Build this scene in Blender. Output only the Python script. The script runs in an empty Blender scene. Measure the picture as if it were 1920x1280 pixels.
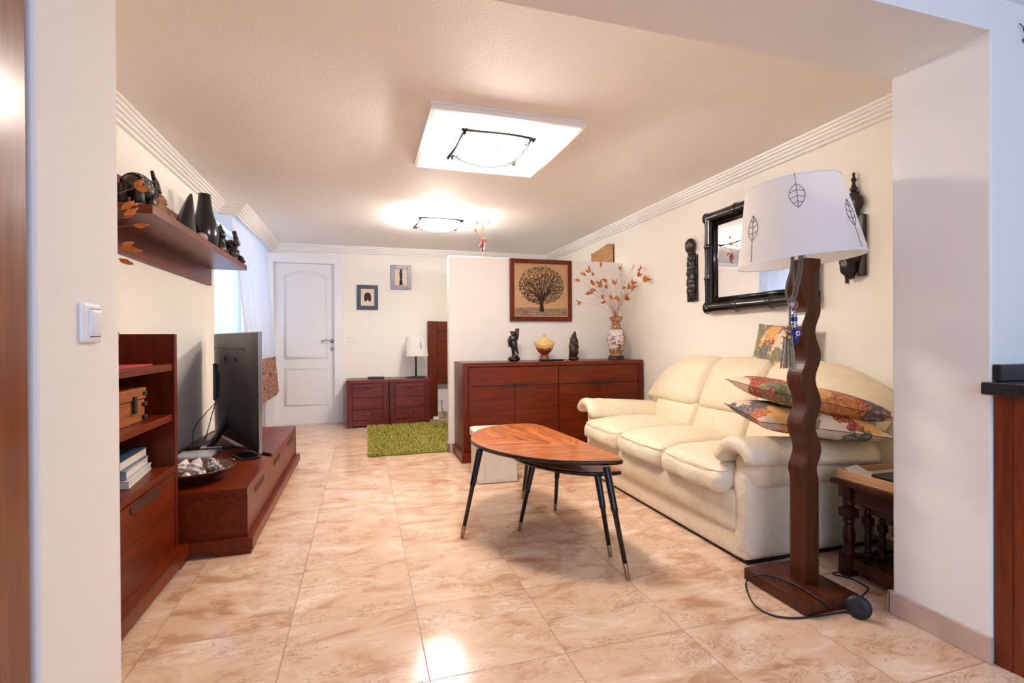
import bpy, bmesh, math, random
import numpy as np
from mathutils import Vector, Matrix, noise
random.seed(7)
scene = bpy.context.scene
COL = scene.collection
PI = math.pi

# ---------------------------------------------------------------- camera
FPX = 930.0                      # focal length in pixels of the 1920 px wide frame
EYE = 1.05
YAW, PIT, ROL = .2925, -.0039, .0057
def _cam_axes():
    c, s = math.cos, math.sin
    Rz = np.array([[c(YAW), s(YAW), 0], [-s(YAW), c(YAW), 0], [0, 0, 1]])
    Rx = np.array([[1, 0, 0], [0, c(PIT), -s(PIT)], [0, s(PIT), c(PIT)]])
    Ry = np.array([[c(ROL), 0, s(ROL)], [0, 1, 0], [-s(ROL), 0, c(ROL)]])
    return Rz @ Rx @ Ry
AX = _cam_axes()
cam_data = bpy.data.cameras.new('camera')
cam_data.sensor_width = 36.0
cam_data.lens = FPX / 1920.0 * 36.0
cam_data.clip_start = 0.02
cam = bpy.data.objects.new('camera', cam_data)
COL.objects.link(cam)
m = Matrix.Identity(4)
for i in range(3):
    m[i][0] = AX[i, 0]; m[i][1] = AX[i, 2]; m[i][2] = -AX[i, 1]
m[2][3] = EYE
cam.matrix_world = m
scene.camera = cam
def at_y(px, py, y):             # where the sight line through a photo point meets the plane at depth y
    d = AX @ np.array([(px - 960) / FPX, 1, -(py - 640) / FPX])
    p = d * (y / d[1]); return Vector((p[0], p[1], p[2] + EYE))
def at_x(px, py, x):
    d = AX @ np.array([(px - 960) / FPX, 1, -(py - 640) / FPX])
    p = d * (x / d[0]); return Vector((p[0], p[1], p[2] + EYE))
def at_z(px, py, z):
    d = AX @ np.array([(px - 960) / FPX, 1, -(py - 640) / FPX])
    p = d * ((z - EYE) / d[2]); return Vector((p[0], p[1], p[2] + EYE))

# ---------------------------------------------------------------- world, light, exposure
LAMP_STRENGTH = 84.0
world = bpy.data.worlds.new('world'); scene.world = world
world.use_nodes = True
bg = world.node_tree.nodes['Background']
bg.inputs[0].default_value = (.55, .72, 1.0, 1)
bg.inputs[1].default_value = .75
def area(name, loc, rot, sx, sy, power, color):
    l = bpy.data.lights.new(name, 'AREA'); l.shape = 'RECTANGLE'; l.size = sx; l.size_y = sy
    l.energy = power; l.color = color
    o = bpy.data.objects.new(name, l); o.location = loc; o.rotation_euler = rot; COL.objects.link(o); return o
area('daylight_kitchen_window', (.4, -2.35, 1.45), (math.radians(86), 0, 0), 3.6, 1.4, 52, (.37, .57, 1.0))
area('daylight_side_window', (-1.75, 5.8, 1.55), (math.radians(90), 0, math.radians(-90)), 1.5, 1.2, 38, (.46, .70, 1.0))
area('kitchen_warm_fill', (.9, -.9, 2.2), (0, 0, 0), .5, .5, 5, (1.0, .84, .66))  # added warm fill behind the camera, no known fixture there
vs = scene.view_settings
vs.view_transform = 'Standard'; vs.look = 'None'; vs.gamma = 1.0; vs.use_curve_mapping = False
vs.exposure = 0.46

# ---------------------------------------------------------------- mesh helpers
class MB:
    def __init__(s): s.v = []; s.f = []; s.sm = []
    def add(s, vs, fs, smooth=False):
        n = len(s.v); s.v += [Vector(p) for p in vs]
        s.f += [tuple(i + n for i in f) for f in fs]; s.sm += [smooth] * len(fs); return s
    def box(s, a, b):
        x0, x1 = sorted((a[0], b[0])); y0, y1 = sorted((a[1], b[1])); z0, z1 = sorted((a[2], b[2]))
        return s.add([(x0,y0,z0),(x1,y0,z0),(x1,y1,z0),(x0,y1,z0),(x0,y0,z1),(x1,y0,z1),(x1,y1,z1),(x0,y1,z1)],
                     [(0,3,2,1),(4,5,6,7),(0,1,5,4),(1,2,6,5),(2,3,7,6),(3,0,4,7)])
    def obox(s, c, h, R):        # oriented box: centre, half sizes, 3x3 matrix
        vs = [Vector(c) + R @ Vector((sx*h[0], sy*h[1], sz*h[2])) for sx, sy, sz in
              ((-1,-1,-1),(1,-1,-1),(1,1,-1),(-1,1,-1),(-1,-1,1),(1,-1,1),(1,1,1),(-1,1,1))]
        return s.add(vs, [(0,3,2,1),(4,5,6,7),(0,1,5,4),(1,2,6,5),(2,3,7,6),(3,0,4,7)])
    def prism(s, pts, axis, a, b):   # polygon in the two other axes, extruded along axis from a to b
        def mk(p, t):
            return {'x': (t, p[0], p[1]), 'y': (p[0], t, p[1]), 'z': (p[0], p[1], t)}[axis]
        n = len(pts); vs = [mk(p, a) for p in pts] + [mk(p, b) for p in pts]
        fs = [tuple(range(n))[::-1], tuple(range(n, 2*n))] + [(i, (i+1) % n, n+(i+1) % n, n+i) for i in range(n)]
        return s.add(vs, fs)
    def lathe(s, prof, c=(0,0,0), n=32, R=None, sx=1, sy=1):
        vs = []; fs = []; k = len(prof)
        for i in range(n):
            a = 2*PI*i/n
            for r, z in prof:
                p = Vector((r*math.cos(a)*sx, r*math.sin(a)*sy, z))
                if R is not None: p = R @ p
                vs.append(Vector(c) + p)
        for i in range(n):
            j = (i+1) % n
            for q in range(k-1):
                fs.append((i*k+q, j*k+q, j*k+q+1, i*k+q+1))
        return s.add(vs, fs, True)
    def tube(s, pts, r, n=8, cap=True):
        pts = [Vector(p) for p in pts]; N = len(pts)
        rs = r if isinstance(r, (list, tuple)) else [r]*N
        t0 = (pts[1]-pts[0]).normalized()
        up = Vector((0,0,1)) if abs(t0.z) < .9 else Vector((1,0,0))
        u = t0.cross(up).normalized(); vs = []; fs = []
        for i, p in enumerate(pts):
            t = (pts[min(i+1,N-1)] - pts[max(i-1,0)])
            if t.length < 1e-9: t = t0
            t.normalize(); u = (u - t*u.dot(t))
            if u.length < 1e-6: u = t.orthogonal()
            u.normalize(); w = t.cross(u)
            for k in range(n):
                a = 2*PI*k/n; vs.append(p + (u*math.cos(a) + w*math.sin(a))*rs[i])
        for i in range(N-1):
            for k in range(n):
                k2 = (k+1) % n; fs.append((i*n+k, i*n+k2, (i+1)*n+k2, (i+1)*n+k))
        if cap: fs.append(tuple(range(n))[::-1]); fs.append(tuple((N-1)*n+k for k in range(n)))
        return s.add(vs, fs, True)
    def grid(s, fn, nu, nv, smooth=True, flip=False):
        vs = [fn(i/nu, j/nv) for i in range(nu+1) for j in range(nv+1)]
        fs = []
        for i in range(nu):
            for j in range(nv):
                q = (i*(nv+1)+j, (i+1)*(nv+1)+j, (i+1)*(nv+1)+j+1, i*(nv+1)+j+1)
                fs.append(q[::-1] if flip else q)
        return s.add(vs, fs, smooth)
    def blob(s, c, r, R=None, bump=0.0, freq=3.0, n=16, seed=0):
        vs = []; fs = []
        for i in range(n+1):
            th = PI*i/n
            for j in range(2*n):
                ph = PI*j/n
                d = Vector((math.sin(th)*math.cos(ph), math.sin(th)*math.sin(ph), math.cos(th)))
                k = 1 + bump*noise.noise(d*freq + Vector((seed*3.1, seed, 0)))
                p = Vector((d.x*r[0]*k, d.y*r[1]*k, d.z*r[2]*k))
                if R is not None: p = R @ p
                vs.append(Vector(c) + p)
        for i in range(n):
            for j in range(2*n):
                j2 = (j+1) % (2*n); fs.append((i*2*n+j, (i+1)*2*n+j, (i+1)*2*n+j2, i*2*n+j2))
        return s.add(vs, fs, True)
    def puffy(s, c, h, r, n=14, bulge=(0,0,0), warp=None):
        """rounded cushion block: centre, half sizes, edge radius, face bulges"""
        idx = {}; vs = []; fs = []
        def key(p): return (round(p[0]*1e4), round(p[1]*1e4), round(p[2]*1e4))
        for ax in range(3):
            for sg in (-1, 1):
                g = []
                for i in range(n+1):
                    row = []
                    for j in range(n+1):
                        # denser towards the edges
                        a = math.sin((i/n-.5)*PI); b = math.sin((j/n-.5)*PI)
                        p = [0,0,0]; p[ax] = sg; p[(ax+1) % 3] = a; p[(ax+2) % 3] = b
                        k = key(p)
                        if k not in idx:
                            q = Vector((p[0]*h[0], p[1]*h[1], p[2]*h[2]))
                            cl = Vector([max(-(h[t]-r), min(h[t]-r, q[t])) for t in range(3)])
                            d = q - cl
                            if d.length > 1e-9: q = cl + d.normalized()*r
                            for t in range(3):
                                o1, o2 = p[(t+1) % 3], p[(t+2) % 3]
                                q[t] += bulge[t]*p[t]*(1-o1*o1)*(1-o2*o2)
                            q = q + Vector(c)
                            if warp: q = Vector(warp(q))
                            idx[k] = len(vs); vs.append(q)
                        row.append(idx[k])
                    g.append(row)
                for i in range(n):
                    for j in range(n):
                        q = (g[i][j], g[i+1][j], g[i+1][j+1], g[i][j+1])
                        fs.append(q if sg > 0 else q[::-1])
        return s.add(vs, fs, True)

def make_obj(name, mb, mat, parent=None, loc=None, bevel=0, subsurf=0, world=True):
    """one mesh object; vertices are given in world space (or local to the parent when world=False)"""
    me = bpy.data.meshes.new(name)
    off = Vector((0,0,0))
    if loc is not None: off = Vector(loc)
    if parent is not None and world:
        inv = root_matrix(parent).inverted()
        vs = [inv @ p for p in mb.v]
    else:
        vs = [p - off for p in mb.v]
    me.from_pydata([tuple(p) for p in vs], [], mb.f)
    me.polygons.foreach_set('use_smooth', mb.sm)
    me.update()
    me.materials.append(mat)
    o = bpy.data.objects.new(name, me); COL.objects.link(o)
    if parent is not None: o.parent = parent
    else: o.location = off
    if bevel:
        b = o.modifiers.new('bevel', 'BEVEL'); b.width = bevel; b.segments = 2; b.limit_method = 'ANGLE'; b.angle_limit = .6
    if subsurf:
        b = o.modifiers.new('subsurf', 'SUBSURF'); b.levels = subsurf; b.render_levels = subsurf
    return o
def root_matrix(o):
    mm = Matrix.Translation(o.location) @ o.rotation_euler.to_matrix().to_4x4()
    return root_matrix(o.parent) @ mm if o.parent is not None else mm
def tag(o, label, cat, group=None):
    o['label'] = label; o['category'] = cat
    if group: o['group'] = group
    return o
def thing(name, label, cat, loc=(0,0,0), rotz=0, group=None):
    o = bpy.data.objects.new(name, None); COL.objects.link(o)
    o.location = loc; o.rotation_euler = (0,0,rotz); o.empty_display_size = .05
    return tag(o, label, cat, group)
def structure(name, mb, mat, parent=None, bevel=0):
    o = make_obj(name, mb, mat, parent, bevel=bevel)
    if parent is None: o['kind'] = 'structure'
    return o
def rotm(a, ax): return Matrix.Rotation(a, 3, ax)
def spline(pts, n=8, closed=False):
    P = [Vector(p) for p in pts]; out = []; N = len(P)
    seg = N if closed else N-1
    for i in range(seg):
        g = (lambda k: P[k % N]) if closed else (lambda k: P[max(0, min(N-1, k))])
        p0, p1, p2, p3 = g(i-1), g(i), g(i+1), g(i+2)
        for k in range(n):
            t = k/n
            out.append(.5*((2*p1) + (p2-p0)*t + (2*p0-5*p1+4*p2-p3)*t*t + (3*p1-p0-3*p2+p3)*t**3))
    if not closed: out.append(P[-1])
    return out

# ---------------------------------------------------------------- materials
def lin(c): return tuple(((x/255)/12.92 if x/255 <= .04045 else ((x/255+.055)/1.055)**2.4) for x in c) + (1,)
class NT:
    def __init__(s, name):
        s.m = bpy.data.materials.new(name); s.m.use_nodes = True; s.t = s.m.node_tree
        s.b = s.t.nodes['Principled BSDF']; s.out = s.t.nodes['Material Output']
    def n(s, typ, **kw):
        nd = s.t.nodes.new(typ)
        for k, v in kw.items():
            if k.startswith('_'): setattr(nd, k[1:], v)
            else: nd.inputs[k.replace('__', ' ')].default_value = v
        return nd
    def l(s, a, b): s.t.links.new(a, b)
    def coord(s, kind='Object', scale=(1,1,1), rot=(0,0,0)):
        tc = s.n('ShaderNodeTexCoord'); mp = s.n('ShaderNodeMapping')
        mp.inputs['Scale'].default_value = scale; mp.inputs['Rotation'].default_value = rot
        s.l(tc.outputs[kind], mp.inputs['Vector']); return mp.outputs['Vector']
    def noise(s, vec, scale, detail=3, rough=.5, dist=0):
        nd = s.n('ShaderNodeTexNoise', Scale=scale, Detail=detail, Roughness=rough, Distortion=dist)
        s.l(vec, nd.inputs['Vector']); return nd
    def ramp(s, fac, stops, mode='LINEAR'):
        r = s.n('ShaderNodeValToRGB'); e = r.color_ramp; e.interpolation = mode
        while len(e.elements) < len(stops): e.elements.new(.5)
        for i, (p, c) in enumerate(stops): e.elements[i].position = p; e.elements[i].color = c
        s.l(fac, r.inputs['Fac']); return r.outputs['Color']
    def math(s, op, a, b=None):
        nd = s.n('ShaderNodeMath', _operation=op)
        for i, v in enumerate((a, b)):
            if v is None: continue
            if isinstance(v, (int, float)): nd.inputs[i].default_value = v
            else: s.l(v, nd.inputs[i])
        return nd.outputs[0]
    def mix(s, fac, a, b, mode='MIX'):
        nd = s.n('ShaderNodeMix', _data_type='RGBA', _blend_type=mode)
        for sock, v in ((nd.inputs[0], fac), (nd.inputs[6], a), (nd.inputs[7], b)):
            if isinstance(v, (int, float)): sock.default_value = v
            elif isinstance(v, tuple): sock.default_value = v
            else: s.l(v, sock)
        return nd.outputs[2]
    def color(s, v):
        if isinstance(v, tuple): s.b.inputs['Base Color'].default_value = v
        else: s.l(v, s.b.inputs['Base Color'])
    def bump(s, h, strength=.3, dist=.002):
        b = s.n('ShaderNodeBump', Strength=strength, Distance=dist); s.l(h, b.inputs['Height'])
        s.l(b.outputs[0], s.b.inputs['Normal'])
    def set(s, **kw):
        for k, v in kw.items(): s.b.inputs[k.replace('__', ' ')].default_value = v
        return s
def plain(name, rgb, rough=.5, metal=0, bump=0, bscale=60, var=.06):
    t = NT(name); v = t.coord(); nz = t.noise(v, bscale, 3)
    c = lin(rgb); d = tuple(max(0, x*(1-var*2)) for x in c[:3]) + (1,)
    t.color(t.ramp(nz.outputs['Fac'], [(.3, d), (.7, c)])); t.set(Roughness=rough, Metallic=metal)
    if bump: t.bump(nz.outputs['Fac'], bump)
    return t.m
def wood(name, dark, light, axis='x', rough=.34, scale=1.0, coat=.02):
    """streaky veneer, grain running along the axis"""
    t = NT(name); sc = {'x': (1.2,14,14), 'y': (14,1.2,14), 'z': (14,14,1.2)}[axis]
    v = t.coord(scale=tuple(k*scale for k in sc))
    a = t.noise(v, 2.2, 6, .6, .6); b = t.noise(v, 9, 4, .6, .2)
    f = t.math('ADD', t.math('MULTIPLY', a.outputs['Fac'], .7), t.math('MULTIPLY', b.outputs['Fac'], .3))
    t.color(t.ramp(f, [(.32, lin(dark)), (.68, lin(light))])); t.set(Roughness=rough)
    t.b.inputs['Coat Weight'].default_value = coat; t.b.inputs['Coat Roughness'].default_value = .15
    t.b.inputs['Specular IOR Level'].default_value = .3; t.bump(b.outputs['Fac'], .06); return t.m
def paint(name, rgb, rough=.75, scale=260, strength=.25, dist=.0015):
    t = NT(name); v = t.coord(); nz = t.noise(v, scale, 4, .6)
    lo = t.noise(v, .9, 2); c = lin(rgb)
    t.color(t.ramp(lo.outputs['Fac'], [(.3, tuple(x*.97 for x in c[:3]) + (1,)), (.7, c)]))
    t.set(Roughness=rough); t.bump(nz.outputs['Fac'], strength, dist); return t.m
def mat_floor():
    t = NT('peach_marble_tile'); tc = t.n('ShaderNodeTexCoord'); sp = t.n('ShaderNodeSeparateXYZ')
    t.l(tc.outputs['Object'], sp.inputs[0])
    u = t.math('DIVIDE', t.math('ADD', sp.outputs[0], .262 + 4.54), .454)
    w = t.math('DIVIDE', t.math('ADD', sp.outputs[1], -1.535 + 8.892), .4446)
    fu = t.math('FRACT', u); fw = t.math('FRACT', w)
    eu = t.math('MINIMUM', fu, t.math('SUBTRACT', 1, fu)); ew = t.math('MINIMUM', fw, t.math('SUBTRACT', 1, fw))
    edge = t.math('MINIMUM', eu, ew)
    grout = t.math('LESS_THAN', edge, .0055)
    cb = t.n('ShaderNodeCombineXYZ'); t.l(t.math('FLOOR', u), cb.inputs[0]); t.l(t.math('FLOOR', w), cb.inputs[1])
    wn = t.n('ShaderNodeTexWhiteNoise'); t.l(cb.outputs[0], wn.inputs['Vector'])
    off = t.n('ShaderNodeVectorMath', _operation='SCALE'); t.l(wn.outputs['Color'], off.inputs[0]); off.inputs[3].default_value = 37.0
    base = t.n('ShaderNodeVectorMath', _operation='ADD'); t.l(tc.outputs['Object'], base.inputs[0]); t.l(off.outputs[0], base.inputs[1])
    mp = t.n('ShaderNodeMapping'); mp.inputs['Rotation'].default_value = (0,0,.75); mp.inputs['Scale'].default_value = (1.6, 3.4, 1)
    t.l(base.outputs[0], mp.inputs['Vector']); V = mp.outputs['Vector']
    cloud = t.noise(V, 2.3, 8, .62, .9); fine = t.noise(V, 9, 8, .72, 1.6); vein = t.noise(V, 3.1, 10, .68, 2.2)
    c = t.ramp(cloud.outputs['Fac'], [(.34, lin((190,144,112))), (.45, lin((218,180,148))), (.56, lin((226,194,164))), (.68, lin((240,218,194)))])
    c = t.mix(t.ramp(fine.outputs['Fac'], [(.55, (0,0,0,1)), (.68, (.6,.6,.6,1))]), c, lin((200,152,126)))
    mp2 = t.n('ShaderNodeMapping'); mp2.inputs['Scale'].default_value = (.5, 2.4, 1); t.l(V, mp2.inputs['Vector'])
    crk = t.noise(mp2.outputs[0], 9, 8, .75, .5); cm = t.math('MULTIPLY', t.math('GREATER_THAN', crk.outputs['Fac'], .645), t.math('GREATER_THAN', cloud.outputs['Fac'], .50))
    c = t.mix(t.math('MULTIPLY', cm, .7), c, lin((160,108,80)))
    c = t.mix(t.math('MULTIPLY', t.math('SUBTRACT', wn.outputs['Value'], .5), .16), c, lin((206,160,132)))
    d = t.math('ABSOLUTE', t.math('SUBTRACT', vein.outputs['Fac'], .5))
    msk = t.noise(V, 1.7, 3)
    vm = t.math('MULTIPLY', t.math('LESS_THAN', d, .009), t.math('GREATER_THAN', msk.outputs['Fac'], .52))
    c = t.mix(t.math('MULTIPLY', vm, .7), c, lin((150,100,76)))
    c = t.mix(t.math('MULTIPLY', grout, .75), c, lin((160,120,94)))
    t.color(c)
    t.l(t.math('ADD', t.math('MULTIPLY', fine.outputs['Fac'], .06), t.math('ADD', .09, t.math('MULTIPLY', grout, .4))), t.b.inputs['Roughness'])
    hb = t.math('SUBTRACT', t.math('MULTIPLY', cloud.outputs['Fac'], .25), grout)
    t.bump(hb, .25, .0012); t.set(IOR=1.5); return t.m
def mat_leather(name='cream_leather', rgb=(240,222,190)):
    t = NT(name); v = t.coord(); a = t.noise(v, 7, 5, .6, 1.2); b = t.n('ShaderNodeTexVoronoi', Scale=220); t.l(v, b.inputs['Vector'])
    c = lin(rgb); t.color(t.ramp(a.outputs['Fac'], [(.3, tuple(x*.9 for x in c[:3]) + (1,)), (.65, c)]))
    t.set(Roughness=.42)
    h = t.math('ADD', t.math('MULTIPLY', a.outputs['Fac'], 1.0), t.math('MULTIPLY', b.outputs['Distance'], .08))
    wk = t.noise(t.coord(scale=(9,9,5)), 1.3, 4, .6, 1.4)
    rid = t.math('MINIMUM', t.math('MULTIPLY', t.math('ABSOLUTE', t.math('SUBTRACT', wk.outputs['Fac'], .5)), 9), 1)
    h = t.math('ADD', h, t.math('MULTIPLY', rid, .13))
    t.bump(h, .55, .016); return t.m
def mat_blotch(name, seed, cols, scale=9, rough=.85):
    t = NT(name); v = t.coord(); mp = t.n('ShaderNodeMapping'); mp.inputs['Location'].default_value = (seed, seed*1.7, seed*.4); t.l(v, mp.inputs['Vector'])
    nz = t.noise(mp.outputs[0], scale*.6, 4, .6)
    mx = t.n('ShaderNodeMix', _data_type='VECTOR'); mx.inputs[0].default_value = .22
    t.l(mp.outputs[0], mx.inputs[4]); t.l(nz.outputs['Color'], mx.inputs[5])
    vo = t.n('ShaderNodeTexVoronoi', Scale=scale); t.l(mx.outputs[1], vo.inputs['Vector'])
    sp = t.n('ShaderNodeSeparateColor'); t.l(vo.outputs['Color'], sp.inputs[0])
    n = len(cols); c = t.ramp(sp.outputs[0], [(i/n, lin(k)) for i, k in enumerate(cols)], 'CONSTANT')
    fn = t.noise(mp.outputs[0], scale*6, 4, .7)
    c = t.mix(t.ramp(fn.outputs['Fac'], [(.5, (0,0,0,1)), (.66, (.6,.6,.6,1))]), c, lin(cols[0]))
    t.color(c); t.set(Roughness=rough); w = t.noise(v, 500, 2); t.bump(w.outputs['Fac'], .25, .001); return t.m
def emit(name, rgb, strength):
    t = NT(name); e = t.n('ShaderNodeEmission', Strength=strength); e.inputs['Color'].default_value = rgb
    t.l(e.outputs[0], t.out.inputs['Surface']); return t.m
def mat_sheer(name, rgb, transl=.55, transp=.15, pattern=None):
    t = NT(name); v = t.coord(scale=(1, 1, 1)); w = t.noise(v, 300, 2)
    c = lin(rgb); d = t.n('ShaderNodeBsdfDiffuse', Color=c); tr = t.n('ShaderNodeBsdfTranslucent', Color=c); tp = t.n('ShaderNodeBsdfTransparent')
    if pattern is not None:
        a = t.noise(v, 22, 4, .7, 1.5); cc = t.ramp(a.outputs['Fac'], pattern)
        t.l(cc, d.inputs['Color']); t.l(cc, tr.inputs['Color'])
    m1 = t.n('ShaderNodeMixShader', Fac=transl); t.l(d.outputs[0], m1.inputs[1]); t.l(tr.outputs[0], m1.inputs[2])
    m2 = t.n('ShaderNodeMixShader', Fac=transp); t.l(m1.outputs[0], m2.inputs[1]); t.l(tp.outputs[0], m2.inputs[2])
    t.l(m2.outputs[0], t.out.inputs['Surface']); return t.m
def mat_glass():
    t = NT('clear_window_glass'); g = t.n('ShaderNodeBsdfGlossy', Roughness=.02); tp = t.n('ShaderNodeBsdfTransparent'); mx = t.n('ShaderNodeMixShader', Fac=.92)
    t.l(g.outputs[0], mx.inputs[1]); t.l(tp.outputs[0], mx.inputs[2]); t.l(mx.outputs[0], t.out.inputs['Surface']); return t.m

M = {}
M['floor'] = mat_floor()
M['wall'] = paint('cream_wall_paint', (251,245,234))
M['ceiling'] = paint('stippled_ceiling_paint', (250,245,241), scale=110, strength=.5, dist=.004)
M['white'] = plain('white_gloss_paint', (244,243,242), .35, var=.01)
M['plaster'] = plain('white_plaster_molding', (246,242,238), .6, var=.01)
M['wood_y'] = wood('mahogany_grain_along_depth', (68,19,1), (122,42,4), 'y')
M['wood_x'] = wood('mahogany_grain_across', (66,18,1), (118,40,3), 'x')
M['wood_z'] = wood('mahogany_grain_upright', (64,17,1), (112,36,4), 'z')
M['night_x'] = wood('dark_cherry_grain_across', (64,20,14), (122,48,34), 'x')
M['night_z'] = wood('dark_cherry_grain_upright', (58,18,14), (108,40,30), 'z')
M['dark_wood'] = wood('dark_turned_wood', (40,14,8), (76,30,16), 'z', .22)
M['lamp_wood'] = wood('walnut_stained_lamp_wood', (50,20,8), (88,40,16), 'z', .3)
M['groove'] = plain('shadow_gap_brown', (52,16,6), .6)  # darker wood tone that paints in the shade of the handle recesses
M['granite'] = plain('speckled_black_granite', (52,52,54), .18, bscale=420, var=.4)
M['stone'] = plain('pink_beige_stone', (214,184,164), .3, bscale=7, var=.12)
M['leather'] = mat_leather()
M['faux'] = mat_leather('off_white_faux_leather', (236,224,206))
M['seam'] = plain('leather_seam_cream', (222,198,160), .6)
M['black'] = plain('black_lacquer', (14,14,16), .22)
M['matte_black'] = plain('matte_black_plastic', (18,18,20), .5)
M['tv_back'] = plain('dark_grey_brushed_plastic', (40,38,36), .38, .3)
M['silver'] = plain('satin_silver_metal', (186,188,194), .25, .9, var=.02)
M['brass'] = plain('brushed_brass', (168,140,104), .35, .9)
M['old_brass'] = plain('aged_brass_pull', (140,110,70), .35, .8)
M['frame_blue'] = plain('slate_blue_frame_paint', (48,62,84), .45)
M['mat_cream'] = plain('cream_mount_card', (240,216,190), .8, var=.02)
M['ink'] = plain('black_ink', (24,20,18), .7)
M['carved'] = plain('dark_carved_wood', (58,30,18), .38, bump=.5, bscale=90, var=.3)
M['carved_black'] = plain('black_carved_wood', (40,27,18), .35, bump=.5, bscale=90, var=.3)
M['bamboo_black'] = plain('black_lacquered_bamboo', (24,20,18), .2, bump=.15, bscale=20, var=.25)
M['clay'] = plain('brown_stone_figure', (150,98,52), .5, bump=.3, bscale=30, var=.25)
M['shade'] = mat_sheer('white_lamp_shade_fabric', (250,246,242), .35, 0)
M['leaf'] = plain('dried_orange_leaf', (226,132,48), .65, var=.3, bscale=60)
M['stem'] = plain('dried_reddish_stem', (176,120,96), .7)
M['dark_leaf'] = plain('dried_rust_petal', (160,66,40), .65, var=.3)
M['glass'] = mat_glass()
M['rug_green'] = plain('lime_green_pile', (196,186,84), .95, bump=.6, bscale=90, var=.3)
M['grey'] = plain('soft_grey_plastic', (196,196,200), .4)
M['paper'] = plain('white_page_edges', (226,216,200), .8, bscale=300, var=.1)
M['linen'] = plain('white_bed_linen', (236,232,226), .85)
M['blue_glass'] = plain('cobalt_blue_glass', (16,34,120), .08)
M['cord_grey'] = plain('grey_brown_braided_cord', (128,114,92), .6, bump=.6, bscale=300, var=.3)
M['tan'] = wood('light_tray_wood', (176,128,84), (212,166,120), 'y', .5, coat=0)
cush_cols = [(226,202,174), (176,86,40), (120,118,72), (228,170,92), (96,84,96), (150,54,30), (222,196,170), (110,110,92), (196,120,56)]

# ================================================================ the room
CEIL = 2.25
structure('floor', MB().box((-1.7,-2.6,-.1), (3.6,6.9,0)), M['floor'])
structure('ceiling', MB().box((-1.7,-2.6,CEIL), (3.6,6.9,CEIL+.12)), M['ceiling'])
structure('wall_left', MB().box((-1.34,1.39,0), (-1.2,4.75,CEIL)), M['wall'])
structure('wall_right', MB().box((2.58,1.39,0), (2.72,6.9,CEIL)), M['wall'])
# window wall of the curtain niche
W = MB()
W.box((-1.62,4.62,0), (-1.34,4.75,CEIL)); W.box((-1.62,4.75,0), (-1.5,6.7,.92)); W.box((-1.62,4.75,2.12), (-1.5,6.7,CEIL))
W.box((-1.62,4.75,.92), (-1.5,4.98,2.12)); W.box((-1.62,6.6,.92), (-1.5,6.7,2.12))
structure('wall_window_side', W, M['wall'])
# back wall with the door opening
W = MB(); W.box((-1.62,6.7,0), (-1.06,6.85,CEIL)); W.box((-1.06,6.7,2.04), (-.33,6.85,CEIL)); W.box((-.33,6.7,0), (2.58,6.85,CEIL))
structure('wall_back', W, M['wall'])
# wall between kitchen and living room, with the wide opening
structure('wall_near_left', MB().box((-1.7,1.08,0), (-.55,1.39,CEIL)), M['wall'], bevel=.006)
structure('wall_near_right', MB().box((1.93,1.08,0), (3.6,1.39,CEIL)), M['wall'], bevel=.006)
structure('wall_over_opening', MB().box((-.55,1.08,2.03), (1.93,1.39,CEIL)), M['wall'])
structure('wall_kitchen_left', MB().box((-1.7,-2.6,0), (-1.6,1.08,CEIL)), M['wall'])
structure('wall_kitchen_right', MB().box((3.5,-2.6,0), (3.6,1.08,CEIL)), M['wall'])
W = MB(); W.box((-1.6,-2.6,0), (3.5,-2.5,.75)); W.box((-1.6,-2.6,2.15), (3.5,-2.5,CEIL)); W.box((-1.6,-2.6,.75), (-1.45,-2.5,2.15)); W.box((2.3,-2.6,.75), (3.5,-2.5,2.15))
structure('wall_kitchen_back', W, M['wall'])
W = MB(); W.box((-1.45,-2.58,.75), (2.3,-2.52,.8)); W.box((-1.45,-2.58,2.1), (2.3,-2.52,2.15)); W.box((-1.45,-2.58,.8), (-1.4,-2.52,2.1)); W.box((-.2,-2.58,.8), (-.14,-2.52,2.1)); W.box((2.25,-2.58,.8), (2.3,-2.52,2.1)); W.box((1.07,-2.58,.8), (1.13,-2.52,2.1))
kw = structure('window_2', W, M['white'])
make_obj('glass_pane', MB().box((-1.4,-2.553,.8), (2.25,-2.547,2.1)), M['glass'], kw)
# partition in front of the bed
structure('wall_partition', MB().box((.772,4.6,0), (2.58,4.7,1.84)), M['wall'], bevel=.008)
# window
W = MB()
for a, b in (((-1.59,4.98,.92), (-1.52,6.6,.98)), ((-1.59,4.98,2.06), (-1.52,6.6,2.12)), ((-1.59,4.98,.98), (-1.52,5.04,2.06)), ((-1.59,6.54,.98), (-1.52,6.6,2.06)), ((-1.59,5.76,.98), (-1.52,5.82,2.06))): W.box(a, b)
wn = structure('window_1', W, M['white'], bevel=.005)
make_obj('glass_pane', MB().box((-1.56,5.04,.98), (-1.553,6.54,2.06)), M['glass'], wn)
make_obj('window_sill', MB().box((-1.5,4.98,.9), (-1.4,6.6,.925)), M['white'], wn, bevel=.004)

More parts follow.
